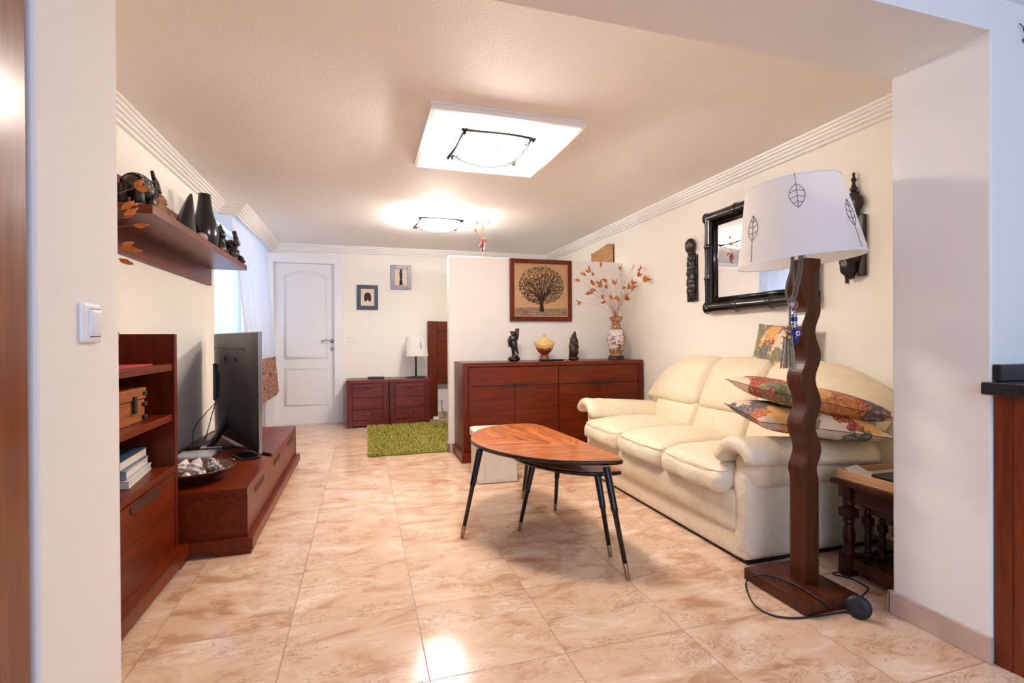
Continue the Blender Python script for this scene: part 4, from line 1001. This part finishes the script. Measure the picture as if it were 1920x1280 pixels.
def wall_mask(y0, y1, z0, z1, label, big=False):
    cy = (y0+y1)/2; w = (y1-y0)/2; H = z1-z0; t = thing('carved_mask', label, 'wall carving', (2.58,cy,z0)); X = 2.558
    if not big:
        W = MB(); W.blob((X-.01,cy,z1-.055), (.03,w*.85,.06), bump=.15); W.tube([(X,cy,z1-.13), (X,cy,z1-.09)], [.03,.02], 10); make_obj('head', W, M['carved_black'], t)
        W = MB(); W.box((X+.005,y0,z0), (2.578,y0+.022,z1-.13)); W.box((X+.005,y1-.022,z0), (2.578,y1,z1-.13)); W.box((X+.012,y0,z0+.03), (2.578,y1,z1-.13)); make_obj('side_strips', W, M['carved_black'], t, bevel=.003)
        W = MB()
        for k in range(9): W.blob((X+.004,cy+(.008 if k % 2 else -.008),z0+.045+k*.038), (.022,w*.74,.042), rotm(.35*(-1)**k,'X'), bump=.5, freq=6, seed=k)
        make_obj('body', W, M['carved_black'], t)
    else:
        W = MB(); W.lathe([(0,.0),(.012,.0),(.02,.015),(.012,.03),(.007,.05),(.012,.06),(.014,.07),(.006,.08),(.006,.09),(.009,.095),(0,.11)], (X,cy,z1-.11), 14); make_obj('finial', W, M['carved_black'], t)
        W = MB(); W.lathe([(.02,0),(.035,.03),(.03,.06),(.055,.10),(.05,.13),(.03,.15),(.034,.165),(.0,.17)], (X,cy,z1-.28), 18, None, .5, 1); W.blob((X,cy,z1-.33), (.03,.035,.06), bump=.3); make_obj('crown', W, M['carved_black'], t)
        W = MB(); W.blob((X-.01,cy+.008,z0+.20), (.04,.05,.13), bump=.4, freq=4); W.blob((X-.015,cy+.02,z0+.09), (.035,.04,.07), rotm(-.2,'X'), bump=.4, freq=5, seed=3); make_obj('face', W, M['carved_black'], t)
        W = MB(); W.box((X-.005,y0,z0+.03), (2.578,y0+.04,z1-.24)); W.box((X+.005,y1-.014,z0), (2.578,y1,z0+.35)); make_obj('side_strips', W, M['carved_black'], t, bevel=.006)
wall_mask(3.375, 3.50, 1.35, 1.855, 'narrow dark carved wooden figure on right wall left of the mirror')
wall_mask(1.985, 2.105, 1.35, 1.95, 'tall dark carved mask with pointed finial on right wall behind the floor lamp', True)

# ================================================================ sofa
YC = 2.715
t = thing('sofa', 'cream leather three-seat sofa with rolled arms against the right wall', 'sofa', (2.1,YC,0))
sofa = t
LE = M['leather']
make_obj('base', MB().puffy((2.10,YC,.088), (.42,.84,.072), .02, 8, (.0,0,0)), LE, t)
make_obj('front_apron', MB().puffy((1.94,YC,.235), (.275,.79,.10), .03, 14, (.03,0,0)), LE, t)
W = MB(); W.box((1.70,1.885,.0), (2.5,3.54,.018)); make_obj('floor_rail', W, M['matte_black'], t)
ys = [1.955, 2.46, 2.965, 3.475]
for k in range(3):
    a, b = ys[k], ys[k+1]
    def wp(q):
        z = q.z
        if q.x < 1.75: z -= .03*((1.75-q.x)/.15)**2
        return Vector((q.x + .006*math.sin(q.y*31), q.y, z + .005*noise.noise(Vector((q.x*9,q.y*9,k)))))
    c = make_obj('seat_cushion', MB().puffy((1.93,(a+b)/2,.385), (.325,(b-a)/2-.0005,.062), .05, 20, (.012,0,.035), wp), LE, t)
    W = MB(); ya, yb = a+.02, b-.02
    for zz, xx in ((.415,1.612), (.345,1.618)): W.tube(spline([(xx+.05,ya-.012,zz+.006), (xx+.008,ya+.02,zz), (xx-.008,(ya+yb)/2,zz), (xx+.008,yb-.02,zz), (xx+.05,yb+.012,zz+.006)], 6), .0028, 6)
    make_obj('piping', W, M['seam'], c)
def back_warp(k):
    def f(q):
        d = abs(q.y-YC); x, y, z = q
        top = .905 if d < .45 else .905-.30*(1-math.sqrt(max(0, 1-((d-.45)/.53)**2)))
        s = (z-.56)/.34
        z2 = .56 + s*(top-.56)
        x2 = x + .17*max(0, s)**1.0 + (.10*max(0, d-.6) if s > 0 else 0)
        return Vector((x2, y, z2 + .004*noise.noise(Vector((x*9,y*9,k)))))
    return f
yb_ = [1.765, 2.46, 2.965, 3.665]
for k in range(3):
    a, b = yb_[k], yb_[k+1]
    make_obj('back_cushion', MB().puffy((2.29,(a+b)/2,.735), (.09,(b-a)/2-.001,.175), .075, 20, (.03,0,.01), back_warp(k)), LE, t)
ys2 = [1.97, 2.47, 2.96, 3.46]
for k in range(3):
    a, b = ys2[k], ys2[k+1]
    def lw(q): return Vector((q.x + .35*(q.z-.42), q.y, q.z))
    make_obj('lumbar_cushion', MB().puffy((2.27,(a+b)/2,.49), (.09,(b-a)/2+.002,.12), .05, 12, (.02,0,0), lw), LE, t)
def sw(q):
    d = abs(q.y-YC); top = .88 if d < .5 else .88-.30*(1-math.sqrt(max(0, 1-((d-.5)/.49)**2)))
    return Vector((q.x, q.y, .05+(q.z-.05)*(top-.05)/.83))
make_obj('back_shell', MB().puffy((2.50,YC,.465), (.045,.955,.415), .03, 16, (0,0,0), sw), LE, t)
for s, nm in ((-1,'near'), (1,'far')):
    ym = YC + s*.80                                        # centre of the arm
    arm = make_obj('arm', MB().puffy((2.08,ym,.235), (.40,.062,.215), .05, 12, (.006,.004,0)), LE, t)
    def rw(q): return Vector((q.x, q.y, q.z))
    make_obj('arm_roll', MB().puffy((2.10,ym+s*.012,.44), (.415,.088,.10), .085, 14, (.0,.004,0)), LE, arm)
    # pad draped over the arm
    def padwarp(q):
        u = (q.x-1.635)/.80; a = q.y/.118; r = .112 + q.z - .012*max(0, u)
        wr = .004*math.sin(u*46+a*2)*max(0, 1-u*3.2)
        return Vector((q.x, ym + s*(.006 + math.sin(a)*(r+wr)), .445 - .05*u + math.cos(a)*(r+wr)))
    W = MB().puffy((2.03,-.012,0), (.40,.160,.036), .034, 22, (0,0,.006), padwarp)
    if s < 0: W.f = [f[::-1] for f in W.f]
    make_obj('arm_pad', W, LE, arm)
# throw cushions
def frame_from(xdir, up):
    xd = Vector(xdir).normalized(); zd = Vector(up); zd = (zd - xd*zd.dot(xd)).normalized(); yd = zd.cross(xd)
    return Matrix((xd, yd, zd)).transposed()
CL = [mat_blotch('autumn_floral_cushion_a', 2.0, cush_cols, 9), mat_blotch('autumn_floral_cushion_b', 7.3, cush_cols, 9), mat_blotch('autumn_floral_cushion_c', 12.1, [cush_cols[i] for i in (0,2,4,6,2,5,7,3)], 16)]
def throw(c, w, h, th, R, mat, label, seed):
    t = thing('throw_cushion', label, 'cushion', c, 0, 'autumn floral throw cushions')
    W = MB(); cushion(W, c, w, h, th, R, seed=seed); make_obj('cover', W, mat, t)
    W = MB(); pts = []
    for k in range(64):
        q = k/16; sd = int(q) % 4; f = (q % 1)*2-1
        a, b = ((f,-1), (1,f), (-f,1), (-1,-f))[sd]
        pa = a*(1-.07*(1-abs(b)**2)*abs(a)); pb = b*(1-.07*(1-abs(a)**2)*abs(b)); pts.append(Vector(c) + R @ Vector((pa*w/2, pb*h/2, 0)))
    W.tube(pts+[pts[0]], .0016, 5); make_obj('piping', W, M['carved'], t)
l0 = Vector((1.70,1.98,.640)); r0 = Vector((2.40,1.76,.545)); xd = (r0-l0)
throw((2.07,1.92,.648), .62, .40, .12, frame_from((r0-l0), (0.05,-.10,1)), CL[1], 'lower of two autumn floral cushions lying stacked on the near sofa arm', 1)
throw((2.12,1.94,.752), .66, .40, .12, frame_from(Vector((.62,-.16,-.14)), (0.1,-.08,1)), CL[0], 'upper of two autumn floral cushions lying stacked on the near sofa arm', 5)
throw((2.49,2.475,.985), .43, .30, .08, frame_from((0,-1,-.06), (-1,0,.22)), CL[2], 'olive and purple floral cushion leaning on the wall on top of the sofa back', 9)

# ================================================================ coffee tables
def mat_top():
    t = NT('walnut_chevron_veneer'); tc = t.n('ShaderNodeTexCoord'); mp = t.n('ShaderNodeMapping')
    mp.inputs['Rotation'].default_value = (0,0,.83); t.l(tc.outputs['Object'], mp.inputs['Vector'])
    sp = t.n('ShaderNodeSeparateXYZ'); t.l(mp.outputs[0], sp.inputs[0])
    ay = t.math('ABSOLUTE', sp.outputs[1]); w = t.math('ADD', t.math('MULTIPLY', sp.outputs[0], .62), t.math('MULTIPLY', ay, .8))
    w2 = t.math('SUBTRACT', t.math('MULTIPLY', ay, .55), t.math('MULTIPLY', sp.outputs[0], .8))
    cb = t.n('ShaderNodeCombineXYZ'); t.l(t.math('MULTIPLY', w, 34), cb.inputs[0]); t.l(t.math('MULTIPLY', w2, 2.2), cb.inputs[1]); t.l(t.math('SIGN', sp.outputs[1]), cb.inputs[2])
    nz = t.noise(cb.outputs[0], 1.6, 6, .65, .5); nf = t.noise(cb.outputs[0], 6, 3)
    f = t.math('ADD', t.math('MULTIPLY', nz.outputs['Fac'], .75), t.math('MULTIPLY', nf.outputs['Fac'], .25))
    t.color(t.ramp(f, [(.36, lin((96,42,14))), (.46, lin((158,80,30))), (.55, lin((198,112,48))), (.66, lin((222,144,78)))])); t.set(Roughness=.3)
    t.b.inputs['Coat Weight'].default_value = .25; return t.m
M['top'] = mat_top()
def leaf_table(outline, z, legs, label, joint=.62):
    c = Vector((sum(p[0] for p in outline)/len(outline), sum(p[1] for p in outline)/len(outline), 0))
    t = thing('coffee_table', label, 'coffee table', (c.x,c.y,0), 0, 'leaf-shaped coffee tables')
    P = spline([(x,y,0) for x, y in outline], 6, True)
    W = MB().prism([(p.x,p.y) for p in P], 'z', z-.0025, z); make_obj('veneer', W, M['top'], t)
    # rounded black edge
    W = MB(); prof = [(0,.0), (.004,-.003), (.006,-.010), (.002,-.018), (-.018,-.024)]
    n = len(P); vs = []; fs = []
    for p in P:
        d = Vector((p.x-c.x, p.y-c.y, 0)).normalized()
        for a, b in prof: vs.append(Vector((p.x,p.y,z-.0022)) + d*a + Vector((0,0,b)))
    k = len(prof)
    for i in range(n):
        j = (i+1) % n
        for q in range(k-1): fs.append((i*k+q, j*k+q, j*k+q+1, i*k+q+1)[::-1])
    fs.append(tuple(i*k+k-1 for i in range(n))); W.add(vs, fs, True); make_obj('tabletop', W, M['black'], t)
    for (tx, ty), (bx, by) in legs:
        a = Vector((tx,ty,z-.025)); b = Vector((bx,by,0)); q = lambda s: a.lerp(b, s)
        g = make_obj('leg', MB().tube([q(0), q(.01), q(.37), q(.395), q(.42), q(.86)], [.0175,.018,.0155,.0165,.0125,.0105], 18), M['black'], t)
        make_obj('brass_tip', MB().tube([q(.86), q(.87), q(.99), q(1)], [.0105,.0112,.0095,.008], 18), M['brass'], g)
    return t
def pz(px, py, z): p = at_z(px, py, z); return (p.x, p.y)
zt = .485
out1 = [pz(a, b, zt) for a, b in ((883,822),(896,806),(930,797.5),(972,794),(1005,795),(1045,808),(1095,828),(1140,847),(1164,857.5),(1160,862.5),(1110,863.5),(1050,862),(990,856),(940,847),(903,836))]
leaf_table(out1, zt, [((.60,2.60), (.497,2.594)), ((1.075,2.07), (1.101,1.921)), ((1.0,2.93), (1.003,3.107))], 'taller leaf-shaped walnut coffee table with black tapered legs, partly covering the lower one')
zl = .40
out2 = [pz(a, b, zl) for a, b in ((962,852),(955,838),(965,826),(1000,824),(1050,833),(1110,858),(1158,878),(1156,883),(1110,884),(1060,880),(1010,871),(980,862))]
leaf_table(out2, zl, [((.875,2.53), (.815,2.594)), ((1.115,2.24), (1.14,2.154)), ((1.10,2.72), (1.124,2.834))], 'lower leaf-shaped walnut coffee table tucked under the taller one')
# ottoman
t = thing('ottoman', 'cream faux leather storage cube between the coffee table and the sideboard', 'ottoman', (.95,3.66,0), -.05)
make_obj('body', MB().puffy((0,0,.15), (.148,.165,.148), .012, 8), M['faux'], t, world=False)
make_obj('lid', MB().puffy((0,0,.335), (.160,.177,.036), .02, 10, (0,0,.008)), M['faux'], t, world=False)
W = MB(); W.tube([(-.10,-.166,.005), (-.10,-.166,.298)], .002, 5); make_obj('side_seam', W, M['seam'], t, world=False)

# ================================================================ floor lamp
t = thing('floor_lamp', 'tall floor lamp with wavy dark wood pole and wide white leaf-printed shade', 'lamp', (1.71,1.62,0))
W = MB().box((1.588,1.462,.001), (1.848,1.78,.05)); make_obj('base', W, M['lamp_wood'], t, bevel=.003)
px_, py_, hw = 1.75, 1.62, .0375
lam = .193; W = MB(); prof = []
N = 120
for i in range(N+1):
    z = .05 + (1.375-.05)*i/N; e = min(1, max(0, (z-.46)/.07)); dx = .0145*e*math.cos(2*PI*(z-.785)/lam)
    prof.append((px_+dx, z))
poly = [(x-hw, z) for x, z in prof] + [(x+hw, z) for x, z in prof[::-1]]
vs = []; fs = []
for x, z in prof: vs += [(x-hw,py_-hw,z), (x+hw,py_-hw,z), (x+hw,py_+hw,z), (x-hw,py_+hw,z)]
for i in range(N):
    a = i*4; b = a+4
    for k in range(4): k2 = (k+1) % 4; fs.append((a+k, a+k2, b+k2, b+k))
fs.append((0,3,2,1)); fs.append((N*4,N*4+1,N*4+2,N*4+3)); W.add(vs, fs)
make_obj('wavy_pole', W, M['lamp_wood'], t, bevel=.003)
W = MB(); W.tube([(px_,py_,1.37), (px_,py_,1.45)], .012, 12); W.tube([(px_,py_,1.45), (px_,py_,1.50)], .02, 14); W.blob((px_,py_,1.55), (.03,.03,.045), n=10); make_obj('bulb_holder', W, M['white'], t)
TR = rotm(-.085,'Y') @ rotm(-.045,'X'); SC = Vector((1.712,1.60,1.362))
def SH_(u, v, e=0): r = .240-.060*v+e; return SC + TR @ Vector((r*math.sin(u), -r*math.cos(u)*.93, .312*v))
sh = make_obj('lamp_shade', MB().grid(lambda u, v: SH_(u*2*PI, v), 64, 8), M['shade'], t)
for vv in (0, 1): make_obj('shade_ring', MB().tube([SH_(u*2*PI/48, vv) for u in range(49)], .0022, 6), M['white'], sh)
W = MB()
for k in range(3): W.tube([SH_(k*2.09+.4, 1), SC+TR @ Vector((0,0,.29))], .0018, 5)
make_obj('shade_spider', W, M['white'], sh)
for cu, cv, w_, h_2, up, st in ((-.72,.88,.17,.30,-1,.14), (-1.60,.30,.15,.32,1,.27), (.27,.30,.15,.34,1,.27), (1.9,.88,.17,.30,-1,.14)):
    W = MB(); leaf_motif(W, lambda u, v: SH_(u, v, .001), cu, cv, w_, h_2, up, st, .0009); make_obj('leaf_print', W, M['ink'], sh)
# cord and foot switch
cp = [at_z(1560,1143,.006), at_z(1545,1130,.05), at_z(1500,1100,.056), at_z(1450,1080,.056), at_z(1420,1078,.056), at_z(1403,1085,.02), at_z(1399,1100,.004), at_z(1412,1130,.004), at_z(1440,1150,.004), at_z(1480,1158,.004), at_z(1530,1155,.004), at_z(1575,1148,.004), at_z(1602,1145,.006)]
make_obj('power_cord', MB().tube(spline(cp, 8), .0035, 6), M['matte_black'], t)
fs_ = at_z(1610,1138,.04); R = rotm(math.radians(78),'X'); R = rotm(-.95,'Z') @ R
W = MB().lathe([(0,-.012),(.036,-.012),(.042,-.006),(.042,.004),(.034,.012),(.018,.014),(0,.012)], fs_, 32, R)
make_obj('foot_switch', W, M['matte_black'], t)
cp2 = [fs_+Vector((0,.0,.03)), at_z(1628,1105,.02), at_z(1622,1098,.004), at_z(1600,1086,.004), at_z(1580,1080,.004), at_z(1565,1077,.004), at_z(1562,1074,.004), at_z(1574,1073,.004), at_z(1590,1084,.004)]
make_obj('power_cord', MB().tube(spline(cp2, 6), .0032, 6), M['matte_black'], t)
# ornament hanging on the lamp
HY = 1.555
t = thing('evil_eye_ornament', 'braided cord ornament with tassel and blue eye beads hanging from the floor lamp', 'ornament', at_y(1488,590,HY))
def hp(px, py, y=HY): return at_y(px, py, y)
for pts in ([(1484,455),(1484,500),(1476,530),(1474,552),(1480,570)], [(1488,455),(1487,500),(1488,540),(1484,568)], [(1500,455),(1498,500),(1490,540),(1482,566)], [(1505,455),(1503,500),(1495,545),(1487,570)], [(1481,568),(1481,600),(1482,625)]):
    make_obj('braided_cord', MB().tube(spline([hp(*p) for p in pts], 6), .0042, 8), M['cord_grey'], t)
W = MB(); c = hp(1490,571); W.tube([c+Vector((.014*math.cos(a*PI/8),0,.014*math.sin(a*PI/8))) for a in range(17)], .0018, 6); W.blob(hp(1484,571), (.014,.012,.011), bump=.3); make_obj('ring', W, M['silver'], t)
W = MB(); c = hp(1489,598); W.lathe([(0,-.036),(.007,-.036),(.010,-.03),(.008,-.026),(.012,-.02),(.012,-.012),(.009,-.01),(.011,-.008),(.011,.008),(.009,.01),(.012,.012),(.012,.02),(.007,.026),(.006,.034),(0,.036)], c, 18); make_obj('silver_beads', W, M['silver'], t)
make_obj('blue_bead', MB().lathe([(.0113,-.008),(.0125,0),(.0113,.008)], c, 18), M['blue_glass'], t)
W = MB(); c = hp(1492,625); 
for d in ((0,0,.026), (0,0,-.032), (.022,0,0), (-.022,0,0)): W.blob(c+Vector(d)*.6, (.011+abs(d[0])*.35,.008,.011+abs(d[2])*.4), n=10)
make_obj('blue_cross', W, M['blue_glass'], t)
W = MB().lathe([(0,.0),(.0105,.0),(.0105,.002),(0,.003)], c+Vector((.002,-.0075,0)), 20, rotm(PI/2,'X')); e = make_obj('eye_disc', W, M['white'], t)
make_obj('pupil', MB().lathe([(0,.0),(.005,.0),(.004,.002),(0,.0022)], c+Vector((.002,-.0103,0)), 16, rotm(PI/2,'X')), M['blue_glass'], e)
W = MB(); c2 = hp(1483,647); W.blob(c2, (.0075,.0075,.0085), n=10); W.tube([c2, c+Vector((-.012,0,.0))], .0012, 5); make_obj('blue_bead', W, M['blue_glass'], t)
W = MB(); c = hp(1478,622, HY+.002); W.blob(c, (.012,.012,.010), n=10); W.lathe([(0,0),(.016,0),(.018,-.012),(.016,-.02)], c+Vector((0,0,-.01)), 18); make_obj('tassel_cap', W, M['brass'], t)
W = MB(); rr = random.Random(2)
for k in range(46):
    a = rr.uniform(0,2*PI); r = .016*math.sqrt(rr.random()); p = c+Vector((r*math.cos(a), r*math.sin(a), -.02)); W.tube([p, p+Vector((r*.4*math.cos(a), r*.4*math.sin(a), -.06)), p+Vector((r*.8*math.cos(a), r*.8*math.sin(a), -.118-rr.uniform(0,.008)))], .0016, 5)
make_obj('tassel', W, plain('beige_tassel_thread', (190,178,150), .7, var=.2), t)

# ================================================================ nest of tables and tray
def turned_leg(x, y, s, h0, h1):
    W = MB(); b = s/2
    W.box((x-b,y-b,h0), (x+b,y+b,h0+.10)); W.box((x-b,y-b,.255*h1/.4), (x+b,y+b,.295*h1/.4)); W.box((x-b*1.0,y-b*1.0,h1-.055), (x+b*1.0,y+b*1.0,h1))
    for z0, z1 in ((h0+.10,.255*h1/.4), (.295*h1/.4,h1-.055)):
        L = z1-z0; W.lathe([(b*.98,0),(b*.7,L*.06),(b*.95,L*.12),(b*.6,L*.18),(b*.9,L*.35),(b*.9,L*.6),(b*.62,L*.82),(b*.95,L*.88),(b*.7,L*.94),(b*.98,L)], (x,y,z0), 18)
    return W
def side_table(x0, x1, y0, y1, H, s, label, h0=0):
    t = thing('nesting_table', label, 'side table', ((x0+x1)/2,(y0+y1)/2,0), 0, 'nest of turned-leg tables')
    make_obj('tabletop', MB().box((x0-.03,y0-.02,H-.025), (x1+.02,y1+.02,H)), M['dark_wood'], t, bevel=.008)
    for x in (x0+s/2, x1-s/2):
        for y in (y0+s/2, y1-s/2): make_obj('leg', turned_leg(x, y, s, h0, H-.025), M['dark_wood'], t, bevel=.002)
    for x in (x0+s/2, x1-s/2): make_obj('apron', MB().box((x-.01,y0+s,H-.10), (x+.01,y1-s,H-.025)), M['dark_wood'], t, bevel=.003)
    for x in ((x0+s/2),): make_obj('stretcher', MB().box((x-.018,y0+s,.03), (x+.018,y1-s,.085)), M['dark_wood'], t, bevel=.006)
    for y in (y0+s/2, y1-s/2): make_obj('stretcher', MB().box((x0+s,y-.012,.03), (x1-s,y+.012,.08)), M['dark_wood'], t, bevel=.004)
    return t
side_table(2.035, 2.50, 1.415, 1.705, .425, .055, 'outermost and tallest dark turned-leg table of the nest, holding the wooden tray')
side_table(2.095, 2.44, 1.475, 1.645, .385, .034, 'middle dark turned-leg table of the nest, tucked under the tallest')
side_table(2.135, 2.40, 1.513, 1.607, .35, .03, 'innermost and smallest dark turned-leg table of the nest')
t = thing('wooden_tray', 'light wooden tray with papers on top of the nest of tables', 'tray', (2.25,1.55,.425), 0)
tx0, tx1, ty0, ty1, tz = 2.01, 2.48, 1.415, 1.69, .4262
make_obj('tray_floor', MB().box((tx0,ty0,tz), (tx1,ty1,tz+.006)), M['tan'], t)
W = MB(); W.box((tx0,ty0,tz), (tx0+.01,ty1,tz+.045)); W.box((tx1-.01,ty0,tz), (tx1,ty1,tz+.045)); W.box((tx0+.01,ty0,tz), (tx1-.01,ty0+.01,tz+.045)); W.box((tx0+.01,ty1-.01,tz), (tx1-.01,ty1,tz+.045)); make_obj('tray_rim', W, M['tan'], t, bevel=.0015)
W = MB().grid(lambda u, v: Vector((2.03+.07*u, 1.50+.17*v, .444+.03*v*v+.012*u)), 6, 6); o = make_obj('paper_napkin', W, M['paper'], None, loc=(2.06,1.6,.44)); tag(o, 'crumpled white paper napkin at the near corner of the tray', 'napkin')
o = make_obj('magazine', MB().box((2.10,1.44,.436), (2.36,1.62,.468)), plain('grey_magazine_cover', (186,178,176), .35), None, loc=(2.2,1.53,.436), bevel=.002); tag(o, 'grey magazine lying in the wooden tray', 'magazine')
o = make_obj('notebook', MB().box((2.03,1.425,.468), (2.15,1.55,.48)), M['matte_black'], None, loc=(2.09,1.49,.468), bevel=.002); tag(o, 'thin black notebook at the tray edge beside the pillar', 'notebook')
W = MB(); rr = random.Random(4)
for k in range(9):
    x = rr.uniform(2.08,2.3); y = rr.uniform(1.63,1.67); W.tube([(x,y,.445), (x+.07,y+.005,.450), (x+.09,y-.003,.447)], .004, 5)
o = make_obj('dried_sprigs', W, M['leaf'], None, loc=(2.15,1.64,.44)); tag(o, 'small orange dried sprigs lying along the back of the tray', 'dried sprigs')

# ================================================================ kitchen side, near the camera
t = thing('kitchen_counter', 'kitchen base cabinet of reddish wood at the right edge beside the white pillar', 'cabinet', (2.2,.5,0))
make_obj('side_panel', MB().box((1.94,-.7,0), (1.96,1.075,.867)), wood('red_kitchen_wood', (92,36,16), (138,60,28), 'z', .3), t)
make_obj('corner_post', MB().box((1.936,1.03,0), (1.965,1.075,.867)), wood('red_kitchen_post', (84,32,14), (130,56,26), 'z', .3), t, bevel=.002)
make_obj('carcass', MB().box((1.96,-.7,0), (2.55,1.075,.867)), M['groove'], t)
o = make_obj('countertop', MB().box((1.87,-.75,.868), (2.6,1.075,.908)), M['granite'], None, loc=(2.2,.5,.868), bevel=.004); tag(o, 'speckled black granite countertop at the right edge of the view', 'countertop')
o = make_obj('backsplash', MB().box((1.932,1.056,.909), (2.6,1.078,.962)), M['granite'], None, loc=(2.2,1.07,.909), bevel=.003); tag(o, 'low black granite upstand on the wall behind the countertop', 'backsplash')
t = thing('tall_cabinet', 'tall glossy reddish-brown wooden cabinet filling the left edge of the view', 'cabinet', (-.8,.8,0))
PW = wood('glossy_brown_cabinet_wood', (92,44,24), (140,80,50), 'z', .32, .6, .4)
make_obj('side_panel', MB().box((-.578,.45,0), (-.556,1.066,2.2)), PW, t, bevel=.002)
make_obj('body', MB().box((-1.15,.47,0), (-.578,1.066,2.2)), PW, t)
t = thing('light_switch', 'white rocker light switch on the inner face of the left pillar', 'light switch', (-.55,1.255,1.05))
W = MB().puffy((-.546,1.250,1.09), (.0045,.037,.041), .004, 8); make_obj('plate', W, M['white'], t)
W = MB().puffy((-.541,1.258,1.09), (.004,.022,.028), .003, 8, (.002,0,0)); make_obj('rocker', W, M['white'], t)
W = MB(); W.box((-.5415,1.238,1.1185), (-.5405,1.279,1.1195)); W.box((-.5415,1.238,1.0605), (-.5405,1.279,1.062)); make_obj('gap_line', W, M['groove'], t)
t = thing('wall_ornament', 'small dark ornament with thin wire on the kitchen wall at upper right edge', 'ornament', at_y(1922,75,1.07))
c = at_y(1924,74,1.072); W = MB().blob(c, (.008,.006,.008), n=8); W.tube([c+Vector((0,0,0)), at_y(1918,50,1.072), at_y(1912,44,1.072)], .0015, 5); make_obj('body', W, M['matte_black'], t)
